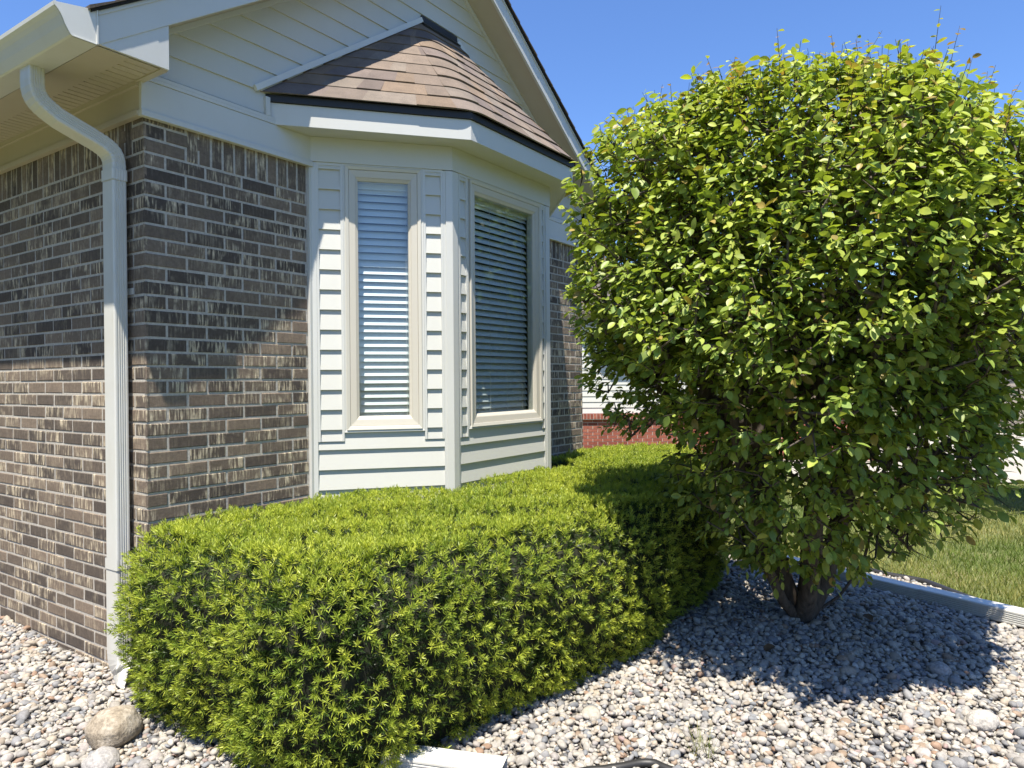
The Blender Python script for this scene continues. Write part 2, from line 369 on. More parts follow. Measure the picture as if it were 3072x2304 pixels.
# gable siding ------------------------------------------------------------------------
EXP = .1165; zb0 = 2.7545
mb = MB()
mb.prism([(.0, .004, 2.71), (W, .004, 2.71), (W, .004, 2.93), (GC, .004, 4.29), (0, .004, 2.93)], (0, .1, 0))
k = 0
while zb0 + k * EXP < 4.3:
    za, zb = zb0 + k * EXP, zb0 + (k + 1) * EXP
    def xl(z): return max(0.0, (z - 2.945) / SL)
    def xr(z): return min(W, 2 * GC - (z - 2.945) / SL)
    if xr(za) - xl(za) < .02: break
    a0, a1, b0, b1 = xl(za), xr(za), xl(zb), xr(zb)
    if b1 < b0: b0 = b1 = GC
    d = .0095
    mb.quad((a0, -d, za), (a1, -d, za), (b1, -.0, zb), (b0, -.0, zb))
    mb.quad((a0, .003, za), (a1, .003, za), (a1, -d, za), (a0, -d, za))
    k += 1
mb.build('gable_siding', M_siding, house)
# rake: soffit, wall trim, boards, roof ------------------------------------------------
def rz(x, z0): return z0 + SL * (x if x <= GC else 2 * GC - x)
def rake_strip(mb, y0, y1, zlo, zhi, xa, xb):
    """sloped bar on the front between heights zlo..zhi (vertical), both slopes"""
    for xs_ in ((xa, GC), (2 * GC - xa, GC)):
        p = [(xs_[0], y0, rz(xs_[0], zlo)), (xs_[1], y0, rz(xs_[1], zlo)), (xs_[1], y0, rz(xs_[1], zhi)), (xs_[0], y0, rz(xs_[0], zhi))]
        mb.prism(p, (0, y1 - y0, 0))
mb = MB(); rake_strip(mb, -.226, -.206, 2.901, 3.037, -.302, GC); rake_strip(mb, -.231, -.2265, 3.018, 3.037, -.302, GC)
mb.build('rake_board', M_trim, house, bevel=.0015)
mb = MB(); rake_strip(mb, -.2055, -.026, 2.914, 2.926, -.004, GC)
o = mb.build('rake_soffit', M_soffit, house)
mb = MB(); rake_strip(mb, -.026, .0, 2.884, 2.914, .0, GC)
mb.build('rake_trim', M_trim, house, bevel=.0015)
# eave return boxes (left and right)
for sgn, x0 in ((1, 0), (-1, 2 * GC)):
    q = lambda x: x0 + sgn * x
    mb = MB()
    mb.prism([(q(-.301), -.2222, 2.7035), (q(-.004), -.2222, 2.7035), (q(-.004), -.2222, 2.8975), (q(-.301), -.2222, 2.712)], (0, .012, 0))
    mb.prism([(q(-.016), -.2102, 2.7035), (q(-.004), -.2102, 2.7035), (q(-.004), -.2102, 2.897), (q(-.016), -.2102, 2.897)], (0, .208, 0))
    mb.build('eave_return', M_trim, house, bevel=.001)
# eave soffit with ribbed panels
mb = MB()
def ribs(x0, x1, y0, y1):
    y = y0
    while y < y1 - .001:
        e = min(y + .1, y1)
        mb.box(x0, x1, y + .004, e - .004, 2.7035, 2.712); mb.box(x0, x1, e - .0041, e + .0039, 2.7075, 2.7125)
        yy = y + .05
        mb.box(x0, x1, yy - .003, yy + .003, 2.7012, 2.7034)
        y = e
ribs(-.300, -.036, -.20, DEPTH)
mb.box(-.300, -.17, -.2095, DEPTH, 2.6985, 2.7011); mb.box(-.0355, -.0045, -.2095, DEPTH, 2.699, 2.7105)
mb.build('eave_soffit', M_soffit, house)
mb = MB(); mb.box(-.3125, -.3005, -.2055, DEPTH, 2.700, 2.828)
mb.build('eave_fascia', M_trim, house, bevel=.001)
mb = MB(); mb.box(2 * GC + .3005, 2 * GC + .3125, -.2055, DEPTH, 2.700, 2.828); mb.build('eave_fascia', M_trim, house, bevel=.001)
mb = MB(); mb.box(2 * GC + .004, 2 * GC + .3, -.2, DEPTH, 2.7035, 2.712); mb.build('eave_soffit', M_soffit, house)
# main roof: deck and shingle layer with ragged tabs at the rake
mb = MB(); r = random.Random(4)
def slab(x0, x1, zlo, zhi, y0, y1, col): 
    mb.prism([(x0, y0, rz(x0, zlo)), (x1, y0, rz(x1, zlo)), (x1, y0, rz(x1, zhi)), (x0, y0, rz(x0, zhi))], (0, y1 - y0, 0), col)
slab(-.335, GC, 3.0375, 3.050, -.242, DEPTH + .2, (.02, .02, .02, 1)); slab(2 * GC + .335, GC, 3.0375, 3.050, -.242, DEPTH + .2, (.02, .02, .02, 1))
ex = .118
for side in (0, 1):
    x = -.345; k = 0
    while x < GC:
        xe = min(x + ex + .004, GC)
        g = r.uniform(.8, 1.15); yy = -.248 - r.uniform(0, .006)
        X0, X1 = (x, xe) if side == 0 else (2 * GC - x, 2 * GC - xe)
        mb.prism([(X0, yy, rz(X0, 3.0503)), (X1, yy, rz(X1, 3.0503)), (X1, yy, rz(X1, 3.056)), (X0, yy, rz(X0, 3.066))], (0, DEPTH + .45, 0), (.10 * g, .085 * g, .072 * g, 1))
        x += ex; k += 1
mb.build('main_roof', M_shingle, house)
# gutter -------------------------------------------------------------------------------
GP = [(-.3135, 2.832), (-.3135, 2.692), (-.405, 2.692), (-.412, 2.696), (-.417, 2.704), (-.424, 2.716), (-.432, 2.730), (-.438, 2.745), (-.446, 2.762), (-.456, 2.776), (-.468, 2.788), (-.470, 2.802), (-.464, 2.806), (-.452, 2.803)]
mb = MB(); y0, y1 = -.231, DEPTH
vs = [(x, y0, z) for x, z in GP] + [(x, y1, z) for x, z in GP]; n = len(GP)
mb.add(vs, [(i, i + 1, n + i + 1, n + i) for i in range(n - 1)])
g = mb.build('gutter', M_gutter, house, recalc=False); md = g.modifiers.new('solid', 'SOLIDIFY'); md.thickness = .0016; md.offset = 0
mb = MB(); cap = [(x, y0 - .001, z) for x, z in GP[:12]]; mb.prism(cap, (0, -.0022, 0))
rim = [(x, z) for x, z in GP[:12]]
for i in range(len(rim) - 1):                             # crimped rim of the end cap
    (ax, az), (bx, bz) = rim[i], rim[i + 1]
    mb.prism([(ax, y0 - .0005, az), (bx, y0 - .0005, bz), (bx + (.006 if i else .0055), y0 - .0005, bz + .003), (ax + .006, y0 - .0005, az + .003)], (0, -.0075, 0))
mb.build('end_cap', M_gutter, g)

# downspout ----------------------------------------------------------------------------
def rrect(wx, wy, ribs_n=4, rd=.0035):
    """ribbed rounded-rectangle section, (a,b) pairs; ribs on the b=-wy/2 and b=+wy/2 faces"""
    pts = []; hx, hy = wx / 2, wy / 2; c = .008
    def arc(cx, cy, a0):
        for k in range(4):
            a = math.radians(a0 + 30 * k); pts.append((cx + c * math.cos(a), cy + c * math.sin(a)))
    arc(hx - c, hy - c, 0)
    for k in range(ribs_n):
        x = hx - c - .004 - (wx - 2 * c - .008) * (k + .5) / ribs_n; q = (wx - 2 * c - .008) / ribs_n * .32
        pts += [(x + q, hy), (x + q * .5, hy - rd), (x - q * .5, hy - rd), (x - q, hy)]
    arc(-hx + c, hy - c, 90)
    n2 = 3
    for k in range(n2):
        y = hy - .02 - (wy - .04) * (k + .5) / n2 - .012; q = .004
        pts += [(-hx, y + q), (-hx + rd * .5, y + q * .4), (-hx + rd * .5, y - q * .4), (-hx, y - q)]
    arc(-hx + c, -hy + c, 180)
    for k in range(ribs_n):
        x = -hx + c + .004 + (wx - 2 * c - .008) * (k + .5) / ribs_n; q = (wx - 2 * c - .008) / ribs_n * .32
        pts += [(x - q, -hy), (x - q * .5, -hy + rd), (x + q * .5, -hy + rd), (x + q, -hy)]
    arc(hx - c, -hy + c, 270)
    return pts
def sweep(mb, path, prof, bdir, scales=None, cap=False, col=None):
    """sweep a section along a path; bdir is the direction the section's second axis keeps near"""
    path = [Vector(p) for p in path]; n = len(path); m = len(prof); vs = []
    for i, p in enumerate(path):
        t = (path[min(i + 1, n - 1)] - path[max(i - 1, 0)]).normalized()
        bv = Vector(bdir); bv = (bv - t * bv.dot(t)).normalized(); av = bv.cross(t).normalized()
        s = scales[i] if scales else 1
        vs += [p + (av * a + bv * b_) * s for a, b_ in prof]
    fs = [(i * m + k, i * m + (k + 1) % m, (i + 1) * m + (k + 1) % m, (i + 1) * m + k) for i in range(n - 1) for k in range(m)]
    if cap: fs += [tuple(range(m))[::-1], tuple(range((n - 1) * m, n * m))]
    mb.add(vs, fs, col)
def bez(p0, p1, p2, p3, n):
    out = []
    for i in range(n + 1):
        t = i / n; out.append(Vector(p0) * (1 - t) ** 3 + Vector(p1) * 3 * t * (1 - t) ** 2 + Vector(p2) * 3 * t * t * (1 - t) + Vector(p3) * t ** 3)
    return out
PX, PY = -.0545, .155
prof = rrect(.064, .098)
mb = MB(); sweep(mb, [(PX, PY, z) for z in (2.318, 1.8, 1.2, .8, .505)], prof, (0, 1, 0))
ds = mb.build('downspout', M_spout, house, recalc=True)
mb = MB(); sweep(mb, [(PX, PY, z) for z in (.53, .30, .09)], prof, (0, 1, 0), [1.05, 1.05, 1.05])
sweep(mb, bez((PX, PY, .10), (PX, PY, .02), (PX + .005, PY - .04, -.0), (PX + .01, PY - .10, -.005), 8), prof, (0, 1, .6), [1.05] * 9)
mb.build('lower_section', M_spout, ds)
pr2 = rrect(.071, .105, 4, .002)
for za, zb, k_ in ((2.318, 2.267, 1.0), (.535, .487, 1.03)):
    mb = MB(); sweep(mb, [(PX, PY, za), (PX, PY, zb)], pr2, (0, 1, 0), [k_, k_]); mb.build('coupling', M_spout, ds)
# elbow with crimped bends
B0 = Vector((-.365, .215, 2.700)); B1 = Vector((-.365, .215, 2.635)); B4 = Vector((PX, PY, 2.42)); B5 = Vector((PX, PY, 2.31))
d1 = Vector((.31, -.06, -.20)).normalized()
pa = bez(B1, B1 + Vector((0, 0, -.075)), Vector((-.335, .209, 2.545)) + Vector((0, 0, 0)), Vector((-.275, .198, 2.503)), 16)
pb = bez(Vector((-.150, .173, 2.447)), Vector((-.085, .161, 2.418)), Vector((PX, PY, 2.40)), Vector((PX, PY, 2.335)), 16)
path = [B0, (B0 + B1) / 2] + pa + [pa[-1].lerp(pb[0], .33), pa[-1].lerp(pb[0], .66)] + pb + [B5]
scl = [.97, .98] + [1 - .03 * (i % 2) for i in range(17)] + [1.0, 1.0] + [1 - .03 * (i % 2) for i in range(17)] + [.98]
mb = MB(); sweep(mb, path, prof, (0, 1, 0), scl)
mb.build('elbow', M_spout, ds)
mb = MB()
for z in (1.75,):
    LW.box(mb, PY - .056, PY + .056, .0, .004, z, z + .03)
mb.build('strap', M_spout, ds)

# ------------------------------------------------------------------ BAY
AN = math.radians(41); BD = .526; TL = BD / math.sin(AN)
A = Vector((.945, 0, 0)); Bp = Vector((1.550, -BD, 0)); Cp = Vector((2.628, -BD, 0)); Dp = Vector((3.233, 0, 0))
SF = Face(A, (math.cos(AN), -math.sin(AN), 0), (-math.sin(AN), -math.cos(AN), 0))
FF = Face((0, -BD, 0), (1, 0, 0), (0, -1, 0))
RF = Face(Cp, (math.cos(AN), math.sin(AN), 0), (math.sin(AN), -math.cos(AN), 0))
bay = bpy.data.objects.new('bay', None); link(bay, house)
SW = (.200, .614, 1.072, 2.560)      # side window rough opening t0,t1,z0,z1
FWN = (1.722, 2.512, 1.066, 2.560)   # front window
mb = MB()
def wall_hole(f, t0, t1, z0, z1, h, n0=-.10, n1=-.006):
    if h is None: f.box(mb, t0, t1, n0, n1, z0, z1); return
    f.box(mb, t0, h[0], n0, n1, z0, z1); f.box(mb, h[1], t1, n0, n1, z0, z1); f.box(mb, h[0], h[1], n0, n1, z0, h[2]); f.box(mb, h[0], h[1], n0, n1, h[3], z1)
wall_hole(SF, .012, TL - .035, -.2, 2.72, SW); wall_hole(FF, 1.555, 2.623, -.2, 2.72, FWN); wall_hole(RF, .035, TL - .012, -.2, 2.72, None)
mb.build('sheathing', M_room, bay)
ZR, EX = 1.0665, .1135
mb = MB()
SF.laps(mb, .03, .175, 1.062, 2.565, ZR, EX); SF.laps(mb, .648, .752, 1.062, 2.565, ZR, EX); SF.laps(mb, .03, .752, .1, 1.0665, ZR, EX)
FF.laps(mb, 1.61, 1.685, 1.058, 2.565, ZR, EX); FF.laps(mb, 2.53, 2.566, 1.058, 2.565, ZR, EX); FF.laps(mb, 1.61, 2.566, .1, 1.0665, ZR, EX)
RF.laps(mb, .05, TL - .03, .1, 2.565, ZR, EX)
mb.build('siding', M_siding, bay)
mb = MB()    # corner posts with a raised centre
SF.box(mb, .0, .034, -.01, .017, .05, 2.575); FW.box(mb, .924, .945, -.002, .019, .05, 2.546)
SF.box(mb, .752, TL + .004, -.02, .014, .05, 2.575); FF.box(mb, 1.546, 1.607, -.02, .014, .05, 2.575)
SF.box(mb, .768, TL + .008, .0141, .019, .05, 2.5745); FF.box(mb, 1.542, 1.592, .0141, .019, .05, 2.5745)
FF.box(mb, 2.564, 2.632, -.02, .014, .05, 2.575); FF.box(mb, 2.582, 2.636, .0141, .019, .05, 2.5745); RF.box(mb, -.004, .05, -.02, .014, .05, 2.575); RF.box(mb, TL - .034, TL, -.01, .017, .05, 2.575)
mb.build('corner_post', M_trim, bay, bevel=.002)
mb = MB()    # J channels
SF.ring(mb, (.034, .178, 1.0, 2.577), (.047, .165, 1.0, 2.562), -.004, .015); SF.ring(mb, (.636, .752, 1.0, 2.577), (.650, .739, 1.0, 2.562), -.004, .015)
SF.ring(mb, (.178, .636, 1.050, 2.577), (.193, .621, 1.068, 2.566), -.004, .018, .013)
FF.ring(mb, (1.607, 1.688, 1.0, 2.577), (1.620, 1.676, 1.0, 2.562), -.004, .015); FF.ring(mb, (2.529, 2.566, 1.0, 2.577), (2.538, 2.560, 1.0, 2.562), -.004, .015)
FF.ring(mb, (1.688, 2.529, 1.046, 2.577), (1.704, 2.516, 1.063, 2.566), -.004, .018, .013)
mb.build('channel_trim', M_trim, bay, bevel=.001)
mb = MB()
SF.box(mb, -.006, TL + .009, .002, .022, 2.5775, 2.716); FF.box(mb, 1.540, 2.638, .002, .022, 2.5775, 2.716); RF.box(mb, -.009, TL, .002, .022, 2.5775, 2.716)
mb.build('bay_frieze', M_siding, bay, bevel=.001)
# windows
def window(name, f, r, slats_gap):
    t0, t1, z0, z1 = r
    wnd = bpy.data.objects.new(name, None); link(wnd, house)
    mb = MB(); f.ring(mb, (t0 - .008, t1 + .008, z0 - .010, z1 + .006), (t0 + .012, t1 - .012, z0 + .012, z1 - .012), -.09, .022, .017)
    mb.build('frame', M_frame, wnd, bevel=.0015)
    mb = MB()
    f.ring(mb, (t0 + .013, t1 - .013, z0 + .013, z1 - .013), (t0 + .049, t1 - .049, z0 + .050, z1 - .053), -.05, .013, .008)
    f.ring(mb, (t0 + .0492, t1 - .0492, z0 + .0502, z1 - .0532), (t0 + .064, t1 - .064, z0 + .068, z1 - .071), -.05, .006, -.004)
    mb.build('sash', M_sash, wnd, bevel=.0015)
    mb = MB(); g = (t0 + .0605, t1 - .0605, z0 + .0645, z1 - .0675)
    mb.quad(f.p(g[0], -.012, g[2]), f.p(g[1], -.012, g[2]), f.p(g[1], -.012, g[3]), f.p(g[0], -.012, g[3]))
    mb.build('glass_pane', M_glass, wnd, recalc=False)
    # venetian blind behind the glass
    mb = MB(); nb = -.085; pitch = .0425; z = z1 - .105; b0, b1 = t0 + .02, t1 - .02 - slats_gap; rr = random.Random(len(name))
    f.box(mb, b0, b1, nb - .03, nb + .024, z1 - .10, z1 - .045)
    while z > z0 + .05:
        tilt = math.radians(57 + rr.uniform(-2, 2)); sag = rr.uniform(-.0012, .0012)
        prev = None; P = []
        for q in range(6):
            s = -0.025 + .05 * q / 5
            P.append((nb + s * math.cos(tilt), z + sag - s * math.sin(tilt) + .003 * (1 - (s / .025) ** 2)))
        for (na, za), (nc, zc) in zip(P[:-1], P[1:]):
            mb.quad(f.p(b0, na, za), f.p(b1, na, za), f.p(b1, nc, zc), f.p(b0, nc, zc))
        z -= pitch
    f.box(mb, b0, b1, nb - .022, nb + .022, z + .012, z + .028)
    mb.build('blind', M_blind, wnd, recalc=False)
    mb = MB(); wd = b1 - b0
    for q in ((.14, .86) if wd < .5 else (.12, .37, .63, .88)):
        for dn in (.0275, ):
            mb.tube([f.p(b0 + wd * q, nb + dn, z1 - .06), f.p(b0 + wd * q, nb + dn, z0 + .07)], .0011, 5)
    mb.build('ladder_cord', M_cord, wnd)
    return wnd
window('casement_window', SF, SW, 0.0)
window('picture_window', FF, FWN, 0.02)
# dim room behind the bay
mb = MB()
mb.box(.17, W - .17, 2.4, 2.45, .1, 2.69); mb.box(.17, W - .17, .25, 2.4, 2.69, 2.70); mb.box(.17, .2, .17, 2.4, .1, 2.69); mb.box(W - .2, W - .17, .17, 2.4, .1, 2.69)
mb.prism([A + Vector((0, .1, 2.69)), Bp + Vector((.06, .1, 2.69)), Cp + Vector((-.06, .1, 2.69)), Dp + Vector((0, .1, 2.69))], (0, 0, .02))
mb.prism([A + Vector((0, .1, .25)), Bp + Vector((.06, .1, .25)), Cp + Vector((-.06, .1, .25)), Dp + Vector((0, .1, .25))], (0, 0, .02))
mb.build('room_lining', M_room, house)
# bay soffit / fascia / roof
FCp = [Vector((.672, 0, 0)), Vector((1.505, -.716, 0)), Vector((2.673, -.716, 0)), Vector((3.506, 0, 0))]
def off_poly(P, d):
    a = (P[1] - P[0]).normalized(); n = Vector((a.y, -a.x, 0)) ; n = n if n.y < 0 else -n
    f0 = P[0] + n * d; t = -f0.y / a.y; e0 = f0 + a * t
    t = (P[1].y - d - f0.y) / a.y; e1 = f0 + a * t
    return [e0, e1, Vector((P[1].x + P[2].x - e1.x, e1.y, 0)), Vector((P[1].x + P[2].x - e0.x, 0, 0))]
zS = 2.7165; zF = 2.828
FCo = FCp; FCi = off_poly(FCp, -.014)
up = lambda p, z: Vector((p.x, p.y, z))
mb = MB()
for i in range(3):
    a, b_, c, d = FCo[i], FCo[i + 1], FCi[i + 1], FCi[i]
    mb.hexa([up(a, zS - .004), up(b_, zS - .004), up(c, zS - .004), up(d, zS - .004), up(a, zF), up(b_, zF), up(c, zF), up(d, zF)])
mb.build('bay_fascia', M_trim, bay, bevel=.0015)
mb = MB(); S1 = off_poly(FCp, -.0145)
inn = [A + Vector((.02, 0, 0)), Bp, Cp, Dp - Vector((.02, 0, 0))]
for i in range(3):
    a, b_, c, d = S1[i], S1[i + 1], inn[i + 1], inn[i]
    mb.hexa([up(a, zS), up(b_, zS), up(c, zS), up(d, zS), up(a, zS + .006), up(b_, zS + .006), up(c, zS + .006), up(d, zS + .006)])
mb.build('bay_soffit', M_siding, bay)
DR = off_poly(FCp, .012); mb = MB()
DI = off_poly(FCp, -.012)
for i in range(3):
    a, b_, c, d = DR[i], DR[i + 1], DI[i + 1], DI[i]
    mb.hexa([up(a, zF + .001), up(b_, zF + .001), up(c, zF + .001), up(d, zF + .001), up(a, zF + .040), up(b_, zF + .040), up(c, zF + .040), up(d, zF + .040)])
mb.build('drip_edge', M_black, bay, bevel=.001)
EV = off_poly(FCp, .032); zE = 2.868; T1 = Vector((1.886, 0, 3.747)); T2 = Vector((2.262, 0, 3.747))
mb = MB(); rr = random.Random(12); NC = 9; HB = .10
def level(h):
    """contour of the bay roof at fraction h of its height: rounded hips"""
    z = zE + (T1.z - zE) * h
    fl, fr_ = EV[1].lerp(T1, h), EV[2].lerp(T2, h)
    wl = EV[0].lerp(T1, h); wr = EV[3].lerp(T2, h)
    fl.z = fr_.z = wl.z = wr.z = z
    pts = []
    LL = (fl - wl).length; rd = min(HB, LL * .45, (fr_ - fl).length * .45)
    pL = fl + (wl - fl).normalized() * rd if LL > 1e-4 else fl
    pF = fl + (fr_ - fl).normalized() * rd if (fr_ - fl).length > 1e-4 else fl
    pF2 = fr_ + (fl - fr_).normalized() * rd; pR = fr_ + (wr - fr_).normalized() * rd if LL > 1e-4 else fr_
    sec = []
    sec.append([wl.lerp(pL, i / 14) for i in range(15)])
    q = lambda a, b_, c: [a * (1 - t) ** 2 + b_ * 2 * t * (1 - t) + c * t * t for t in [i / 8 for i in range(9)]]
    sec.append(q(pL, fl, pF)); sec.append([pF.lerp(pF2, i / 22) for i in range(23)]); sec.append(q(pF2, fr_, pR)); sec.append([pR.lerp(wr, i / 14) for i in range(15)])
    return sec
SC = [(.185, .150, .122), (.20, .162, .132), (.17, .142, .122), (.195, .168, .142), (.215, .165, .122), (.16, .132, .12)]
for k in range(NC):
    h0, h1 = k / NC, min(1.0, (k + 1.02) / NC)
    lo, hi = level(h0), level(h1)
    # a lap line runs up the left face beside the hip: wrapped courses sit higher than the left-face ones
    for s in range(5):
        n = len(lo[s]); i = 0
        while i < n - 1:
            run = rr.choice((2, 3, 3, 4)) if s in (0, 4) else (rr.choice((2, 3, 4, 5)) if s == 2 else 8)
            j = min(i + run, n - 1); th = .0055 + rr.choice((0, 0, .004)) + (.003 if s in (1, 2, 3) else 0)
            g = rr.uniform(.85, 1.15); c = rr.choice(SC); col = (c[0] * g, c[1] * g, c[2] * g, 1)
            vs = []; 
            for q in range(i, j + 1):
                a, b_ = lo[s][q], hi[s][q]
                e = (lo[s][min(q + 1, n - 1)] - lo[s][max(q - 1, 0)]).normalized()
                v = (b_ - a); nn = e.cross(v)
                nn = nn.normalized() if nn.length > 1e-9 else Vector((0, -.7, .7))
                if nn.z < 0: nn = -nn
                vs += [a, a + nn * th, b_ + nn * .0012]
            fs = []
            for q in range(j - i):
                p0 = q * 3; fs += [(p0 + 1, p0 + 4, p0 + 5, p0 + 2), (p0, p0 + 3, p0 + 4, p0 + 1)]
            m_ = (j - i) * 3; fs += [(0, 1, 2), (m_, m_ + 2, m_ + 1)]
            mb.add(vs, fs, col); i = j
br = mb.build('bay_roof', M_shingle, bay, recalc=False)
mb = MB()  # step flashing along the gable wall
def flash(a, b_, w_, t_):
    a, b_ = Vector(a), Vector(b_); d = (b_ - a).normalized(); n_ = d.cross(Vector((0, 1, 0))); n_ = n_ if n_.z > 0 else -n_
    mb.prism([a, b_, b_ + n_ * w_, a + n_ * w_], (0, -t_, 0))
flash((.590, -.004, 2.856), (1.892, -.004, 3.744), .032, .022); flash((3.558, -.004, 2.856), (2.256, -.004, 3.744), .032, .022)
mb.build('flashing', M_gutter, bay, bevel=.001)
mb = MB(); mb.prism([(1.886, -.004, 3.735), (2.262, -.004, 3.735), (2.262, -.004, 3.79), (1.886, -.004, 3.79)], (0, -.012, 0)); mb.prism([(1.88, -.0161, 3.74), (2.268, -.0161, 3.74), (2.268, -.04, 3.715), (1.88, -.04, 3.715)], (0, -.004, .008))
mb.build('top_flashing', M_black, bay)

# ------------------------------------------------------------------ NEIGHBOUR HOUSE
fw2 = Vector((CF.x, CF.y, 0)).normalized(); rt2 = Vector((CR.x, CR.y, 0)).normalized()
NO = Vector((CAM.x, CAM.y, 0)) + fw2 * 14.7
nb = empty('neighbour_house', (NO.x, NO.y, -.3), 'white sided house with a red brick base seen past the gable corner', 'house')
NF = Face(NO, rt2, -fw2)
def nlink(mbx, name, m, **k):
    o = mbx.build(name, m, nb, **k); o.matrix_parent_inverse = Matrix.Translation(Vector((NO.x, NO.y, -.3))).inverted(); return o
T0, T1n = -1.2, 7.45
mb = MB(); NF.box(mb, T0, T1n, -7, -.004, .60, 2.75)
nlink(mb, 'wall_core', M_siding)
mb = MB(); NF.laps(mb, T0, T1n, .655, 2.5, .655, .1175 * 14.7 / 14.7, .012); nlink(mb, 'siding', M_siding)
mb = MB(); NF.box(mb, T0, T1n, -7, .060, -.7, .535); nlink(mb, 'brick_mortar', M_mortar)
mb = MB(); r = random.Random(2); k = 0; hh = .0655
while .535 - (k + 1) * hh > -.7:
    z1 = .535 - k * hh; t = T0 - (BL / 2 if k % 2 else 0)
    while t < T1n:
        a, e = max(t, T0), min(t + BL, T1n)
        if e - a > .03: NF.box(mb, a + .005, e - .005, .03, .064, z1 - hh + .005, z1 - .005, (r.random(), r.random(), r.random(), 1))
        t += BL
    k += 1
t = T0
while t < T1n:                                            # rowlock ledge
    NF.box(mb, t + .004, t + .064, -.02, .115, .545, .648, (r.random(), r.random(), r.random(), 1)); t += .068
nlink(mb, 'brick_base', M_redbrick)
mb = MB(); NF.box(mb, T0, T1n, -.02, .112, .535, .645); nlink(mb, 'ledge_mortar', M_mortar)
mb = MB()   # eave: soffit, fascia; starts a little right of our gable corner
NF.box(mb, 1.95, T1n + .4, -.0, .44, 2.50, 2.53); NF.box(mb, 1.95, T1n + .4, .44, .46, 2.48, 2.64); NF.box(mb, T0, T1n, .0, .03, 2.38, 2.50)
nlink(mb, 'eave', M_trim)
mb = MB()
g = (.12, .105, .095, 1)
for a, b_, c, d in (((1.8, .48, 2.645), (T1n + .5, .48, 2.645), (T1n - 2.2, -4, 4.3), (4.0, -4, 4.3)),): mb.prism([NF.p(*a), NF.p(*b_), NF.p(*c), NF.p(*d)], (0, 0, .05), g)
mb.prism([NF.p(T1n + .5, .48, 2.645), NF.p(T1n + .5, -7.2, 2.645), NF.p(T1n - 2.2, -4, 4.3)], (0, 0, .05), g)
mb.prism([NF.p(1.8, .48, 2.645), NF.p(4.0, -4, 4.3), NF.p(T0, -4, 4.3), NF.p(T0, -1.2, 2.9)], (0, 0, .05), g)
nlink(mb, 'roof', M_shingle)
# white garage further back on the right
M_tan = paint('tan_siding', (.30, .26, .21))
gar = empty('garage', tuple(NO + rt2 * 11 + fw2 * 9), 'low tan garage far behind the leafy small tree beside the driveway', 'garage')
GO = NO + fw2 * 9; GF = Face(GO, rt2, -fw2)
def glink(mbx, name, m, **k):
    o = mbx.build(name, m, gar, **k); o.matrix_parent_inverse = Matrix.Translation(GO + rt2 * 11).inverted(); return o
mb = MB(); GF.laps(mb, 8.2, 17, -.8, 2.4, -.8, .14, .012); GF.box(mb, 8.2, 17, -5, -.003, -.8, 2.4); glink(mb, 'wall', M_tan)
mb = MB()
for i in range(4): GF.box(mb, 9.4, 13.6, .013, .05, -.75 + i * .53, -.75 + i * .53 + .51)
glink(mb, 'garage_door', M_soffit, bevel=.01)
mb = MB(); mb.prism([GF.p(7.9, .5, 2.42), GF.p(17.3, .5, 2.42), GF.p(17.3, -2.5, 3.9), GF.p(7.9, -2.5, 3.9)], (0, 0, .08), g); glink(mb, 'roof', M_shingle)
# driveway sheet
def sheet(name, quad, dz, m, n=16):
    vs = []; fs = []
    for i in range(n + 1):
        for j in range(n + 1):
            a = Vector(quad[0]).lerp(Vector(quad[1]), i / n); b_ = Vector(quad[3]).lerp(Vector(quad[2]), i / n); p = a.lerp(b_, j / n); vs.append((p.x, p.y, zgf(p.x, p.y) + dz))
    for i in range(n):
        for j in range(n): q = i * (n + 1) + j; fs.append((q, q + 1, q + n + 2, q + n + 1))
    mb = MB(); mb.add(vs, fs); return mb.build(name, m)
P = lambda d, l: tuple(Vector((CAM.x, CAM.y, 0)) + fw2 * d + rt2 * l)
tag(sheet('driveway', [P(10.9, 4.4), P(10.4, 30), P(23, 34), P(23, 7.0)], .012, M_conc), 'pale concrete driveway beyond the lawn', 'driveway', 'structure')

# ------------------------------------------------------------------ PEBBLES
def ico(sub):
    import bmesh
    b = bmesh.new(); bmesh.ops.create_icosphere(b, subdivisions=sub, radius=1); b.verts.ensure_lookup_table()
    v = np.array([x.co[:] for x in b.verts]); f = np.array([[q.index for q in x.verts] for x in b.faces]); b.free(); return v, f
IV, IF = ico(2)
PCOL = np.array([(.46, .43, .39), (.52, .49, .44), (.38, .36, .34), (.30, .30, .31), (.56, .52, .45), (.44, .38, .31), (.25, .26, .28), (.48, .44, .42), (.60, .57, .52), (.36, .27, .20), (.36, .24, .17), (.17, .17, .18), (.40, .30, .28)])
PW = np.array([.16, .15, .12, .09, .11, .09, .07, .08, .05, .03, .015, .025, .01]); PW /= PW.sum()
def rotm(n):
    q = rng.normal(size=(n, 4)); q /= np.linalg.norm(q, axis=1)[:, None]; w_, x, y, z = q.T
    return np.stack([np.stack([1 - 2 * (y * y + z * z), 2 * (x * y - z * w_), 2 * (x * z + y * w_)], -1), np.stack([2 * (x * y + z * w_), 1 - 2 * (x * x + z * z), 2 * (y * z - x * w_)], -1), np.stack([2 * (x * z - y * w_), 2 * (y * z + x * w_), 1 - 2 * (x * x + y * y)], -1)], 1)
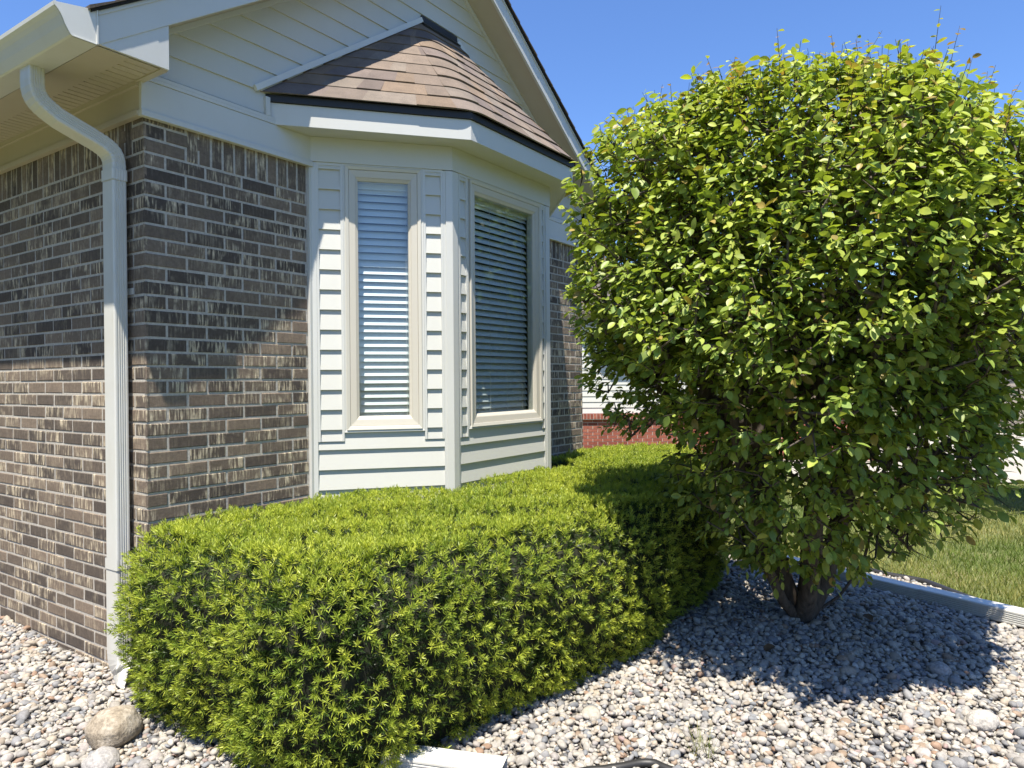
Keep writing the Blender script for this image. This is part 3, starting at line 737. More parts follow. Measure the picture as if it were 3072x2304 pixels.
def scatter_pebbles():
    pts = []
    # jittered grid on the bed, two layers, only where the bed lies open to view
    s = .0212
    gx, gy = np.meshgrid(np.arange(-1.85, 4.6, s), np.arange(-4.25, 3.4, s), indexing='ij'); gx = gx.ravel(); gy = gy.ravel()
    ok = in_bed(gx, gy, .02) & ~((gx > -.005) & (gy > -.01)) & ~((gx > 3.0) & (gy > -1.0))
    d = (gx - CAM.x) * fw2.x + (gy - CAM.y) * fw2.y; l = (gx - CAM.x) * rt2.x + (gy - CAM.y) * rt2.y
    ok &= (d > .8) & (np.abs(l) < d * .95 + .5)
    ok &= ~((gx > .15) & (gx < 3.2) & (gy > -1.15))      # under the hedge
    gx, gy = gx[ok], gy[ok]; n = len(gx)
    X = np.concatenate([gx + rng.uniform(-.6, .6, n) * s, gx + rng.uniform(-.9, .9, n) * s]); Y = np.concatenate([gy + rng.uniform(-.6, .6, n) * s, gy + rng.uniform(-.9, .9, n) * s])
    L = np.concatenate([np.zeros(n), np.ones(n)])
    keep = (L == 0) | (rng.random(2 * n) < .62); X, Y, L = X[keep], Y[keep], L[keep]
    keep = in_bed(X, Y, .012) & ~((X > -.016) & (Y > -.016)); X, Y, L = X[keep], Y[keep], L[keep]
    n = len(X)
    r = np.clip(rng.lognormal(math.log(.0106), .30, n), .006, .028)
    r = np.where(rng.random(n) < .02, r * 1.5, r)
    ax = np.stack([r * rng.uniform(1.0, 1.45, n), r * rng.uniform(.8, 1.1, n), r * rng.uniform(.5, .8, n)], 1)
    V = IV[None] * ax[:, None, :]
    bumpy = 1 + .13 * np.sin(IV[None] @ rng.normal(size=(n, 3, 1)) * 2.2 + rng.uniform(0, 6, (n, 1, 1))) + .07 * np.sin(IV[None] @ rng.normal(size=(n, 3, 1)) * 4 + 1)
    V = V * bumpy
    a = rng.uniform(0, 6.28, n); tx = rng.normal(0, .35, n); ty = rng.normal(0, .35, n)
    ca, sa = np.cos(a), np.sin(a)
    Rz = np.zeros((n, 3, 3)); Rz[:, 0, 0] = ca; Rz[:, 0, 1] = -sa; Rz[:, 1, 0] = sa; Rz[:, 1, 1] = ca; Rz[:, 2, 2] = 1
    Rx = np.zeros((n, 3, 3)); Rx[:, 0, 0] = 1; Rx[:, 1, 1] = np.cos(tx); Rx[:, 1, 2] = -np.sin(tx); Rx[:, 2, 1] = np.sin(tx); Rx[:, 2, 2] = np.cos(tx)
    Ry = np.zeros((n, 3, 3)); Ry[:, 1, 1] = 1; Ry[:, 0, 0] = np.cos(ty); Ry[:, 0, 2] = np.sin(ty); Ry[:, 2, 0] = -np.sin(ty); Ry[:, 2, 2] = np.cos(ty)
    V = np.einsum('nij,nvj->nvi', Rz @ Rx @ Ry, V)
    Zc = zg(X, Y) + ax[:, 2] * .55 + L * .012 + rng.uniform(-.002, .006, n)
    V += np.stack([X, Y, Zc], 1)[:, None, :]
    nv = len(IV); F = (IF[None] + (np.arange(n) * nv)[:, None, None]).reshape(-1, 3)
    c = PCOL[rng.choice(len(PCOL), n, p=PW)] * np.array([.78, .775, .755]) * rng.uniform(.82, 1.14, (n, 1)); c = np.concatenate([c, np.ones((n, 1))], 1)
    C = np.repeat(c, nv, 0)
    return np_mesh('river_pebbles', V.reshape(-1, 3), F, C, M_peb, None, True)
tag(scatter_pebbles(), 'loose grey and tan river pebbles covering the planting bed', 'pebbles', 'stuff')

# stones ---------------------------------------------------------------------------------
def stone(name, loc, ax, rot, m, seed, label, cat, flat=.0):
    v, f = ico(4); r = np.random.default_rng(seed); d = np.ones(len(v))
    for fr_, am in ((1.1, .09), (2.2, .07), (4.5, .04), (9, .018), (18, .008)):
        for _ in range(3): d += am * np.sin(v @ r.normal(size=3) * fr_ + r.uniform(0, 6)) / 1.6
    v2 = v * d[:, None] * np.array(ax); a = rot; R_ = np.array([[math.cos(a), -math.sin(a), 0], [math.sin(a), math.cos(a), 0], [0, 0, 1]]); v2 = v2 @ R_.T
    o = np_mesh(name, v2, f, np.ones((len(v), 4)), m, None, True); o.location = loc; return tag(o, label, cat)
stone('boulder', (-.335, -.36, zgf(-.33, -.36) + .062), (.100, .090, .088), .7, M_rock, 3, 'round tan boulder beside the near hedge corner', 'boulder')
stone('stone', (-.462, -.52, zgf(-.46, -.5) + .026), (.068, .055, .042), .9, M_grey, 8, 'smooth grey stone in front of the tan boulder', 'stone')
stone('stone', (1.56, -3.14, zgf(1.54, -3.15) + .03), (.062, .042, .036), 2.4, M_pale, 15, 'pale angular stone lying alone on the sunlit pebbles', 'stone')
stone('stone', (1.93, -2.98, zgf(2.0, -3.0) + .032), (.046, .042, .034), 1.4, M_grey, 21, 'grey cobble at the edge of the shrub shadow', 'stone')

# downspout extensions --------------------------------------------------------------------
def extension(name, a, b_, label, joint=None, tilt=0):
    a, b_ = Vector(a), Vector(b_); mid = a.lerp(b_, .5); e = empty(name, tuple(mid), label, 'downspout')
    pf = [(p, q) for q, p in rrect(.070, .098, 4, .0035)]
    pf = rrect(.075, .100, 5, .0042)
    inv = Matrix.Translation(mid).inverted()
    def hollow(p0, p1, sc_, nm, parent):
        mbx = MB(); d = (p1 - p0)
        sweep(mbx, [p0, p0.lerp(p1, .5), p1], [(y, x) for x, y in pf][::-1], (0, 0, 1), [sc_] * 3)
        o = mbx.build(nm, M_spout, parent, recalc=True); md = o.modifiers.new('solid', 'SOLIDIFY'); md.thickness = .0016; md.offset = -1
        o.matrix_parent_inverse = inv; return o
    if joint is None: hollow(a, b_, 1, 'pipe', e)
    else:
        j = a.lerp(b_, joint); d = (b_ - a).normalized()
        hollow(a, j + d * .05, .97, 'pipe', e); hollow(j, b_, 1.06, 'pipe', e)
    return e
extension('downspout_extension', (.03, -1.20, zgf(.06, -1.25) + .052), (.262, -1.795, zgf(.26, -1.8) + .040), 'white ribbed downspout pipe poking out from under the hedge')
extension('downspout_extension', (3.62, -1.62, zgf(3.6, -1.62) + .088), (2.88, -3.55, zgf(2.88, -3.55) + .078), 'long white ribbed downspout pipe lying along the lawn edging', .62)

# edging -----------------------------------------------------------------------------------
def edging(pts, label, rad=.026):
    pts = [Vector(p) for p in pts]
    mid = pts[len(pts) // 2]; mb = MB()
    fine = []
    for i in range(len(pts) - 1):
        for k in range(8): fine.append(pts[i].lerp(pts[i + 1], k / 8))
    fine.append(pts[-1])
    fine = [Vector((p.x + .012 * math.sin(i * .6), p.y + .01 * math.sin(i * .43 + 1), zgf(p.x, p.y) + .018)) for i, p in enumerate(fine)]
    mb.tube(fine, [rad] * len(fine), 10); 
    for i in range(len(fine) - 1):
        a, b_ = fine[i], fine[i + 1]; d = (b_ - a).normalized(); n_ = Vector((-d.y, d.x, 0)) * .004
        mb.prism([a + n_, b_ + n_, b_ - n_, a - n_], (0, 0, -.1))
    o = mb.build('landscape_edging', M_edging, None, smooth=True); return tag(o, label, 'edging')
edging([Vector((x_, y_, 0)) for x_, y_ in list(zip(BX, BY))[1:8][::-1]], 'black rounded edging between the pebble bed and the lawn')
edging([(.40, -1.985, 0), (.535, -2.06, 0), (.635, -2.20, 0), (.63, -2.40, 0)], 'short black edging curving at the near border of the pebbles', .016)

# ------------------------------------------------------------------ HEDGE
HP = np.array([(-.20, -.12), (-.255, -.45), (-.25, -.84), (-.275, -1.22), (-.13, -1.47), (.20, -1.56), (.65, -1.64), (1.08, -1.75), (1.45, -1.84), (1.85, -1.87), (2.2, -1.88), (2.6, -1.80), (3.0, -1.58), (3.5, -1.33), (4.0, -1.12), (4.5, -1.05), (4.7, -.8), (4.7, -.4), (4.5, -.12)])
def resample(P_, step, closed=False):
    # Catmull-Rom through the plan points, then equal steps
    P_ = np.asarray(P_); Q = []
    for i in range(len(P_) - 1):
        p0, p1, p2, p3 = P_[max(i - 1, 0)], P_[i], P_[i + 1], P_[min(i + 2, len(P_) - 1)]
        for t in np.linspace(0, 1, 20, endpoint=False): Q.append(.5 * ((2 * p1) + (-p0 + p2) * t + (2 * p0 - 5 * p1 + 4 * p2 - p3) * t * t + (-p0 + 3 * p1 - 3 * p2 + p3) * t ** 3))
    Q.append(P_[-1]); Q = np.array(Q); s = np.concatenate([[0], np.cumsum(np.linalg.norm(np.diff(Q, axis=0), axis=1))])
    n = int(s[-1] / step); u = np.linspace(0, s[-1], n); return np.stack([np.interp(u, s, Q[:, 0]), np.interp(u, s, Q[:, 1])], 1)
HR = resample(HP, .03)
tn = np.gradient(HR, axis=0); tn /= np.linalg.norm(tn, axis=1)[:, None]; HN = np.stack([tn[:, 1], -tn[:, 0]], 1)   # outward (path runs clockwise seen from above? fixed below)
ctr = np.array([1.6, -.7])
if np.mean(np.sum(HN * (HR - ctr), 1)) < 0: HN = -HN
PROF = np.array([(.10, .015), (.065, .07), (.03, .17), (.008, .30), (.0, .42), (.012, .54), (.05, .625), (.12, .675), (.22, .70)])   # inset, height
HT = .70
def hn(x, y): return .012 * np.sin(x * 5.1 + 1) * np.cos(y * 4.3) + .010 * np.sin(x * 11 + y * 9) + .006 * np.sin(x * 23 - y * 19)
def hedge_samples(n, depth, frac=.56):
    """points and normals on the hedge surface, pushed in by depth"""
    side = int(n * frac); i = rng.uniform(0, len(HR) - 1.001, side); i0 = i.astype(int); fr_ = (i - i0)[:, None]
    P_ = HR[i0] * (1 - fr_) + HR[i0 + 1] * fr_; N_ = HN[i0] * (1 - fr_) + HN[i0 + 1] * fr_; N_ /= np.linalg.norm(N_, axis=1)[:, None]
    seg = np.linalg.norm(np.diff(PROF, axis=0), axis=1); cs = np.concatenate([[0], np.cumsum(seg)]); u = rng.uniform(0, cs[-1], side)
    ins = np.interp(u, cs, PROF[:, 0]); hz = np.interp(u, cs, PROF[:, 1])
    k = np.clip(np.searchsorted(cs, u) - 1, 0, len(seg) - 1); dI = np.diff(PROF[:, 0])[k] / seg[k]; dH = np.diff(PROF[:, 1])[k] / seg[k]
    nn = np.concatenate([N_ * dH[:, None], dI[:, None]], 1)     # outward normal of the profile
    base = zg(P_[:, 0], P_[:, 1])
    X = P_ - N_ * ins[:, None]; Zs = base * np.clip(1 - hz / HT, 0, 1) + hz
    S = np.concatenate([X, Zs[:, None]], 1)
    # top
    m_ = (n - side) * 3; tx = rng.uniform(-.4, 4.8, m_); ty = rng.uniform(-1.8, -.06, m_)
    from_ = np.stack([tx, ty], 1)
    poly = HR - HN * .17
    poly = np.concatenate([poly, [[4.4, -.06], [-.1, -.06]]])
    inside = np.zeros(m_, bool); j = len(poly) - 1
    for q in range(len(poly)):
        xi, yi = poly[q]; xj, yj = poly[j]
        c_ = ((yi > ty) != (yj > ty)) & (tx < (xj - xi) * (ty - yi) / (yj - yi + 1e-12) + xi); inside ^= c_; j = q
    bayin = (ty > -BD - .03) & (tx > 1.0 + (-ty) * .9) & (tx < 3.1) | ((ty > -.07) & (tx > 0))
    inside &= ~bayin
    T_ = np.stack([tx[inside], ty[inside], HT + .004 + .0 * tx[inside]], 1)[: n - side]
    T_[:, 2] += -.02 * (T_[:, 1] > -.25)
    S = np.concatenate([S, T_]); N3 = np.concatenate([nn, np.tile([0, 0, 1.0], (len(T_), 1))])
    N3 /= np.linalg.norm(N3, axis=1)[:, None]
    S = S + N3 * (hn(S[:, 0] + S[:, 2] * .7, S[:, 1] + S[:, 2]) * 1.0)[:, None] - N3 * depth[: len(S), None]
    return S, N3
def frames(D):
    up_ = np.tile([.17, .23, .96], (len(D), 1)); a = np.cross(D, up_); a /= np.linalg.norm(a, axis=1)[:, None] + 1e-9; return a, np.cross(a, D)
def sprigs(name, n, depth, length, nn_, nlen, nwid, c0, c1, parent, flat=.5, jitter=.55, frac=.56):
    S, N3 = hedge_samples(n, depth, frac); n = len(S)
    vis = ((S[:, 0] - CAM.x) * rt2.x + (S[:, 1] - CAM.y) * rt2.y) < 3.2
    S, N3 = S[vis], N3[vis]; n = len(S)
    D = N3 + np.array([0, 0, .55]) + rng.normal(0, jitter, (n, 3)) * .6; D /= np.linalg.norm(D, axis=1)[:, None]
    A_, B_ = frames(D); tw = rng.uniform(0, 6.28, n); c, s = np.cos(tw)[:, None], np.sin(tw)[:, None]; A2 = A_ * c + B_ * s; B2 = -A_ * s + B_ * c
    ln = rng.uniform(.65, 1.25, n) * length
    tint = np.clip(rng.normal(.5, .28, n), 0, 1)
    cl = .5 + .5 * np.sin(S[:, 0] * 3.1 + 2 * np.sin(S[:, 1] * 4)) * np.cos(S[:, 1] * 3.7 + S[:, 2] * 5); tint = np.clip(tint * .7 + cl * .35, 0, 1)
    VV = []; CC = []
    for k in range(nn_):
        f = (k + .3) / nn_; ang = k * 2.39996
        rad = A2 * math.cos(ang) + B2 * math.sin(ang) * (1 - flat * .5)
        spread = 1.15 - .75 * f
        nd = rad * spread + D * (.42 + .75 * f) + rng.normal(0, .14, (n, 3)); nd /= np.linalg.norm(nd, axis=1)[:, None]
        p0 = S + D * (ln * (f * .8))[:, None]
        sd = np.cross(nd, D + rng.normal(0, .3, (n, 3))); sd /= np.linalg.norm(sd, axis=1)[:, None] + 1e-9
        nl = (nlen * rng.uniform(.75, 1.2, n) * (1.05 - .35 * f))[:, None]
        mid = p0 + nd * nl * .45; w_ = nwid * rng.uniform(.8, 1.2, n)[:, None]
        tip = p0 + nd * nl - D * nl * .06
        VV.append(np.stack([p0, mid + sd * w_, tip, mid - sd * w_], 1))
        sh = rng.uniform(.85, 1.15, (n, 1)); c_ = (np.array(c0) * (1 - tint[:, None]) + np.array(c1) * tint[:, None]) * sh
        CC.append(np.repeat(np.concatenate([c_, np.ones((n, 1))], 1)[:, None, :], 4, 1))
    V = np.concatenate(VV).reshape(-1, 3); C = np.concatenate(CC).reshape(-1, 4); F = np.arange(len(V)).reshape(-1, 4)
    return V, F, C
hedge = empty('hedge', (.9, -.9, zgf(.9, -.9)), 'clipped bright green yew hedge wrapping round the bay window', 'hedge')
HINV = Matrix.Translation((.9, -.9, zgf(.9, -.9))).inverted()
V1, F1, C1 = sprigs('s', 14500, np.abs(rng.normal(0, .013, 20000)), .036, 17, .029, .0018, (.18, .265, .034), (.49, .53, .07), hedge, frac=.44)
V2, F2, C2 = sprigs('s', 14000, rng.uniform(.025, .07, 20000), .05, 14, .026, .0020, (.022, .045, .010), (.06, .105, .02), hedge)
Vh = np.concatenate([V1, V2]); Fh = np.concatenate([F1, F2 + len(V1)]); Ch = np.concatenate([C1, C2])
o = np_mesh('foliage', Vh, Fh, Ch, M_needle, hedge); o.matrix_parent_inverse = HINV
# dark twiggy core
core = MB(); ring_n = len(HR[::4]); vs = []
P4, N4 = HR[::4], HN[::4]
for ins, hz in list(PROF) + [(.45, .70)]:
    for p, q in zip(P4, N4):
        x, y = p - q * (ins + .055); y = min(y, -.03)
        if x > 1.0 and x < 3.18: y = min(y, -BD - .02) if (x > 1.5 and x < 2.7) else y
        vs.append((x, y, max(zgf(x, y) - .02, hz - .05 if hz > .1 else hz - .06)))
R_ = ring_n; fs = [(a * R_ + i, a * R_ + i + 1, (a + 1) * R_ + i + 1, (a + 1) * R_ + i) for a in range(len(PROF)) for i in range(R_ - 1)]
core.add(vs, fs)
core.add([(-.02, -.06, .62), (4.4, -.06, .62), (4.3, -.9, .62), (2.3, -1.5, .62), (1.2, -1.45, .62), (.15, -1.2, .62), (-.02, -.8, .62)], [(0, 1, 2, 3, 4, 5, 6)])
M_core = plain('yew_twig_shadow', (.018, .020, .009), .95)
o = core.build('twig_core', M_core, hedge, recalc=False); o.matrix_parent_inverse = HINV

# ------------------------------------------------------------------ SHRUB / SMALL TREE
TB = Vector((2.21, -2.335, zgf(2.21, -2.335) - .02)); CC0 = np.array([1.99, -2.41])
tree = empty('small_tree', tuple(TB), 'round leafy multi stemmed small tree with reddish shoot tips in the pebble bed', 'tree')
TINV = Matrix.Translation(TB).inverted()
RZ = np.array([.42, .55, .70, .85, 1.0, 1.15, 1.3, 1.5, 1.7, 1.92, 2.14, 2.35, 2.52, 2.63, 2.71]); RR_ = np.array([.22, .42, .58, .69, .78, .85, .91, .97, 1.01, 1.02, .99, .91, .77, .55, .26])
nz = [rng.normal(size=3) for _ in range(10)]; nph = rng.uniform(0, 6, 10)
def lump(P_):
    s = np.zeros(len(P_))
    for q in range(10): s += np.sin(P_ @ nz[q] * (3.2 + q * .55) + nph[q]) / 10
    return s
def crown_pts(n, lo, hi):
    z = rng.uniform(.45, 2.70, n * 3); rmax = np.interp(z, RZ, RR_); keep = rng.random(n * 3) < (rmax / 1.11); z = z[keep][:n]; rmax = rmax[keep][:n]; n = len(z)
    th = rng.uniform(0, 2 * math.pi, n); f = rng.uniform(lo ** 2, hi ** 2, n) ** .5
    # lower right keeps wide skirts, lower left tucks in
    wide = np.cos(th - math.atan2(rt2.y, rt2.x)); rm = rmax * (1 + np.clip(1.75 - z, 0, .75) * np.where(wide > 0, .24, .10) * wide - np.clip(z - 2.0, 0, 1) * .28 * wide)
    P_ = np.stack([CC0[0] + np.cos(th) * rm * f, CC0[1] + np.sin(th) * rm * f, z], 1)
    l = lump(P_); P_[:, :2] += (P_[:, :2] - CC0) * (l * .46)[:, None]
    return P_, l, f, z
Pc, lc, fc, zc = crown_pts(11500, .45, 1.02)
lat = (Pc[:, 0] - CAM.x) * rt2.x + (Pc[:, 1] - CAM.y) * rt2.y - ((CC0[0] - CAM.x) * rt2.x + (CC0[1] - CAM.y) * rt2.y)
keep = (lc > -.29) & ~((zc < 1.05) & (lat < -.62)) & ~((zc < 1.15) & (rng.random(len(zc)) < .32)) & ~((zc < .78) & (rng.random(len(zc)) < .25)) & ~((zc < .70) & (np.abs(lat - .05) < .22) & (fc < .8)) & ~((zc < 1.35) & (lat < -.35) & (rng.random(len(zc)) < .5))
Pc, fc, zc = Pc[keep], fc[keep], zc[keep]
# skeleton: five stems then every cluster joins the nearest node further in
nodes = []; par = []
def addnode(p, q): nodes.append(np.array(p, float)); par.append(q); return len(nodes) - 1
root = addnode(TB, -1); TBn = np.array(TB)
stem_ids = []
for (ex_, ey_, ez_) in ((1.40, -2.15, 1.6), (1.80, -2.10, 2.2), (2.1, -2.5, 2.35), (2.45, -2.75, 2.1), (2.55, -3.05, 1.5), (1.6, -2.6, 1.9)):
    last = root; e = np.array([ex_, ey_, ez_])
    for q in range(1, 11):
        t = q / 10; p = TBn + (e - TBn) * np.array([t ** .62, t ** .62, t]) + rng.normal(0, .016, 3) * (q > 1); last = addnode(p, last)
order = np.argsort(np.linalg.norm(Pc - np.array([2.05, -2.32, 1.2]), axis=1)); ends = []
N_arr = np.zeros((len(nodes) + len(Pc) * 4 + 10, 3)); N_arr[: len(nodes)] = nodes; cnt = len(nodes)
ctr3 = np.array([2.05, -2.32, 1.1])
for i in order:
    p = Pc[i]; d = np.linalg.norm(N_arr[:cnt] - p, axis=1); inn_ = np.linalg.norm(N_arr[:cnt] - ctr3, axis=1)
    cost = d + .55 * np.clip(inn_ - np.linalg.norm(p - ctr3) + .02, 0, None) * 3 + (np.arange(cnt) == 0) * 1.0
    q = int(np.argmin(cost)); a = N_arr[q].copy(); last = q
    L_ = np.linalg.norm(p - a); st = max(1, min(4, int(L_ / .09)))
    for k in range(1, st + 1):
        t = k / st; pp = a + (p - a) * t + (rng.normal(0, .012, 3) if k < st else 0) + np.array([0, 0, -.03 * math.sin(math.pi * t) * L_])
        nodes.append(pp); par.append(last); last = len(nodes) - 1; N_arr[cnt] = pp; cnt += 1
    ends.append(last)
cntd = np.zeros(len(nodes)); 
for e in ends: cntd[e] += 1
for i in range(len(nodes) - 1, 0, -1): cntd[par[i]] += cntd[i]
rad = .0016 + .0016 * np.sqrt(cntd); rad = np.minimum(rad, .046)
for i in range(1, 12): pass
child = [[] for _ in nodes]
for i in range(1, len(nodes)): child[par[i]].append(i)
br_ = MB(); tr_ = MB()
def chain(start, first):
    pts = [nodes[start], nodes[first]]; rs = [min(rad[start], rad[first] * 1.25), rad[first]]; cur = first; todo = []
    while child[cur]:
        ch = sorted(child[cur], key=lambda q: -cntd[q]); todo += [(cur, q) for q in ch[1:]]; cur = ch[0]; pts.append(nodes[cur]); rs.append(rad[cur])
    return pts, rs, todo
stack = [(0, q) for q in child[0]]
while stack:
    s, f = stack.pop(); pts, rs, todo = chain(s, f); stack += todo
    big = rs[1] > .016
    if s == 0: rs = [rs[1] * 1.25] + rs[1:]
    (tr_ if s == 0 else br_).tube(pts, rs, 9 if s == 0 else (6 if big else 4), None, False)
tr_.tube([TBn + (0, 0, -.06), TBn + (0.0, 0, .02), TBn + (-.0, 0, .07)], [.10, .085, .03], 12, None, True)
o = tr_.build('trunk', M_bark, tree, smooth=True, recalc=False); o.matrix_parent_inverse = TINV
o = br_.build('branches', M_bark, tree, smooth=True, recalc=False); o.matrix_parent_inverse = TINV
# leaf blade template: u along length 0..1, v across -1..1, folded on the midrib
LU = np.array([0, .18, .42, .68, .88, 1.0]); LW_ = np.array([0.02, .17, .26, .235, .12, .0])
tv = []; tf = []
for u, wv in zip(LU, LW_): tv += [(u, -wv, 1), (u, 0, 0), (u, wv, 1)]
for i in range(5):
    for j in range(2): a = i * 3 + j; tf.append((a, a + 1, a + 4, a + 3))
tv = np.array(tv); tf = np.array(tf)
def leaves(P_, D, length, col, fold=.35, droop=.25):
    """P base points, D growth directions (n,3), length (n,)"""
    n = len(P_); up_ = np.tile([0, 0, 1.0], (n, 1)) + rng.normal(0, .42, (n, 3))
    side = np.cross(D, up_); side /= np.linalg.norm(side, axis=1)[:, None] + 1e-9; nrm = np.cross(side, D)
    u = tv[:, 0][None, :, None]; v = tv[:, 1][None, :, None]; av = np.abs(tv[:, 1])[None, :, None]
    wd = rng.uniform(.92, 1.22, n)[:, None, None]; fo = rng.uniform(.1, .75, n)[:, None, None] * fold * 2; dr = rng.uniform(-.1, .7, n)[:, None, None] * droop * 2
    cur = rng.normal(0, .12, n)[:, None, None]
    L_ = length[:, None, None]
    V = P_[:, None, :] + D[:, None, :] * (u * L_) + side[:, None, :] * (v * wd * L_ + cur * u * u * L_) + nrm[:, None, :] * (av * fo * L_ - dr * u * u * L_ * .6)
    F = (tf[None] + (np.arange(n) * len(tv))[:, None, None]).reshape(-1, 4)
    C = np.repeat(np.concatenate([col, np.ones((n, 1))], 1), len(tv), 0).reshape(n, len(tv), 4)
    # young leaves blush towards the margin
    return V.reshape(-1, 3), F, C.reshape(-1, 4)
PL, DL, LL_, CL = [], [], [], []
endp = np.array([nodes[e] for e in ends]); endb = np.array([nodes[par[e]] for e in ends])
tdir = endp - np.array([2.0, -2.33, 1.45]); tdir /= np.linalg.norm(tdir, axis=1)[:, None]
tdir = tdir * .8 + np.array([0, 0, .45]) + rng.normal(0, .3, tdir.shape); tdir /= np.linalg.norm(tdir, axis=1)[:, None]
tw_mb = MB()
for i in range(len(endp)):
    p, d = endp[i], tdir[i]; z = p[2]; young = np.clip((z - 1.3) / 1.5, 0, 1)
    bare = z < .95 and ((p[0] - CC0[0]) * rt2.x + (p[1] - CC0[1]) * rt2.y) > .2 and rng.random() < .6
    nl = rng.integers(5, 9) if not bare else rng.integers(0, 2); Lt = rng.uniform(.05, .13)
    q = p + d * Lt; tw_mb.tube([p, p + d * Lt * .5 + rng.normal(0, .004, 3), q], [.0016, .0013, .0009], 3, None, False)
    a0 = rng.uniform(0, 6.28); A_ = np.cross(d, [.2, .3, .93]); A_ /= np.linalg.norm(A_); B_ = np.cross(A_, d)
    for k in range(nl):
        t = (k + .5) / nl; ang = a0 + k * 2.4; rd = A_ * math.cos(ang) + B_ * math.sin(ang)
        ou = p[:2] - CC0; ou = np.array([*(ou / (np.linalg.norm(ou) + .05)), 0])
        dd = rd * .75 + ou * .62 + d * .25 * t + np.array([0, 0, -.42 if z > 1.2 else -.6]) + rng.normal(0, .22, 3); dd /= np.linalg.norm(dd)
        PL.append(p + d * Lt * t + rd * .006); DL.append(dd); LL_.append((.034 + .036 * rng.random() ** 1.3) * (1 - .25 * t))
        y = np.clip(rng.normal(.25 + .45 * young * (t > .5) + .15 * young, .2), 0, 1)
        base = np.array([.175, .26, .055]) * (1 - y) + np.array([.46, .50, .085]) * y
        if rng.random() < .02 + .06 * young * (t > .6): base = np.array([.33, .25, .07]) * rng.uniform(.8, 1.2)
        CL.append(base * rng.uniform(.8, 1.2))
# upright shoots on the crown top
sh_mb = MB()
for i in range(180):
    th = rng.uniform(0, 6.28); rr_ = 1.02 * math.sqrt(rng.uniform(0, 1)); x, y = CC0[0] + math.cos(th) * rr_, CC0[1] + math.sin(th) * rr_
    z = float(np.interp(rr_, RR_[9:][::-1], RZ[9:][::-1])) - .08; Lh = rng.uniform(.10, .26) * (1.0 if rng.random() < .8 else 1.35)
    d = np.array([math.cos(th) * .18 * rr_, math.sin(th) * .18 * rr_, 1]) + rng.normal(0, .12, 3); d /= np.linalg.norm(d)
    b0 = np.array([x, y, z]); bend = rng.normal(0, .02, 3)
    pts = [b0 + d * Lh * t + bend * t * t for t in (0, .3, .6, 1)]; sh_mb.tube(pts, [.0024, .002, .0015, .0008], 4, None, False)
    nl = int(4 + Lh * 22)
    for k in range(nl):
        t = .2 + .8 * (k + .5) / nl; p = b0 + d * Lh * t + bend * t * t; ang = k * 2.4 + i
        dd = np.array([math.cos(ang), math.sin(ang), .35 - .3 * t + rng.normal(0, .2)]); dd /= np.linalg.norm(dd)
        PL.append(p); DL.append(dd); LL_.append(rng.uniform(.03, .058) * (1.12 - .5 * t))
        y_ = rng.random(); base = np.array([.36, .43, .07]) * (1 - y_) + np.array([.46, .40, .09]) * y_
        if t > .75 and rng.random() < .5: base = np.array([.36, .22, .08])
        CL.append(base)
PL, DL, LL_, CL = np.array(PL), np.array(DL), np.array(LL_), np.array(CL)
V, F, C = leaves(PL, DL, LL_, CL)
for q, cc in ((tw_mb, (.07, .055, .04, 1)), (sh_mb, (.17, .13, .06, 1))):     # petiole-thin green wood belongs to the crown
    F = np.concatenate([F, np.array(q.f) + len(V)]); V = np.concatenate([V, np.array([tuple(p) for p in q.v])]); C = np.concatenate([C, np.tile(cc, (len(q.v), 1))])
o = np_mesh('crown', V, F, C, M_leaf, tree, True); o.matrix_parent_inverse = TINV
# small berries in loose clusters
bv, bf = ico(1); VB, FB, CB = [], [], []; nb_ = 0
for i in rng.choice(len(endp), 260, replace=False):
    p = endp[i] + tdir[i] * .05
    for k in range(rng.integers(4, 9)):
        q = p + rng.normal(0, .016, 3); r_ = rng.uniform(.0028, .0045)
        VB.append(bv * r_ + q); FB.append(bf + nb_ * len(bv)); nb_ += 1
        c = np.array([(.35, .33, .12), (.42, .26, .14), (.30, .12, .09)][rng.integers(0, 3)]); CB.append(np.tile([*c, 1], (len(bv), 1)))
o = np_mesh('berries', np.concatenate(VB), np.concatenate(FB), np.concatenate(CB), M_leaf, tree, True); o.matrix_parent_inverse = TINV

# ------------------------------------------------------------------ GRASS
def grass():
    n = 130000
    d = 3.2 + 9.0 * rng.random(n) ** 1.35; l = rng.uniform(-.05, 1.0, n) * d * .86
    x = CAM.x + fw2.x * d + rt2.x * l; y = CAM.y + fw2.y * d + rt2.y * l
    ok = (x > np.interp(y, BY, BX) + .03) & (d < 11.0) & ~((d > 10.6) & (l > 4)); x, y, d = x[ok], y[ok], d[ok]; n = len(x)
    z = zg(x, y) - .012; h = rng.uniform(.025, .055, n); a = rng.uniform(0, 6.28, n); wv = rng.uniform(.0016, .0028, n) * (1 + d / 9)
    dx, dy = np.cos(a), np.sin(a); ln = rng.uniform(.1, .8, n) * h; a2 = rng.uniform(0, 6.28, n)
    b0 = np.stack([x - dx * wv, y - dy * wv, z], 1); b1 = np.stack([x + dx * wv, y + dy * wv, z], 1)
    tp = np.stack([x + np.cos(a2) * ln, y + np.sin(a2) * ln, z + h], 1)
    V = np.stack([b0, b1, tp], 1).reshape(-1, 3); F = np.arange(3 * n).reshape(-1, 3)
    dry = np.clip(.35 + .5 * np.sin(x * 1.7 + np.sin(y * 2.3)) * np.cos(y * 1.9 - x * .6) + rng.normal(0, .25, n), 0, 1)[:, None]
    c = np.array([.12, .175, .035]) * (1 - dry) + np.array([.36, .33, .12]) * dry; c = np.concatenate([c * rng.uniform(.8, 1.2, (n, 1)), np.ones((n, 1))], 1)
    return np_mesh('grass', V, F, np.repeat(c, 3, 0), M_grass)
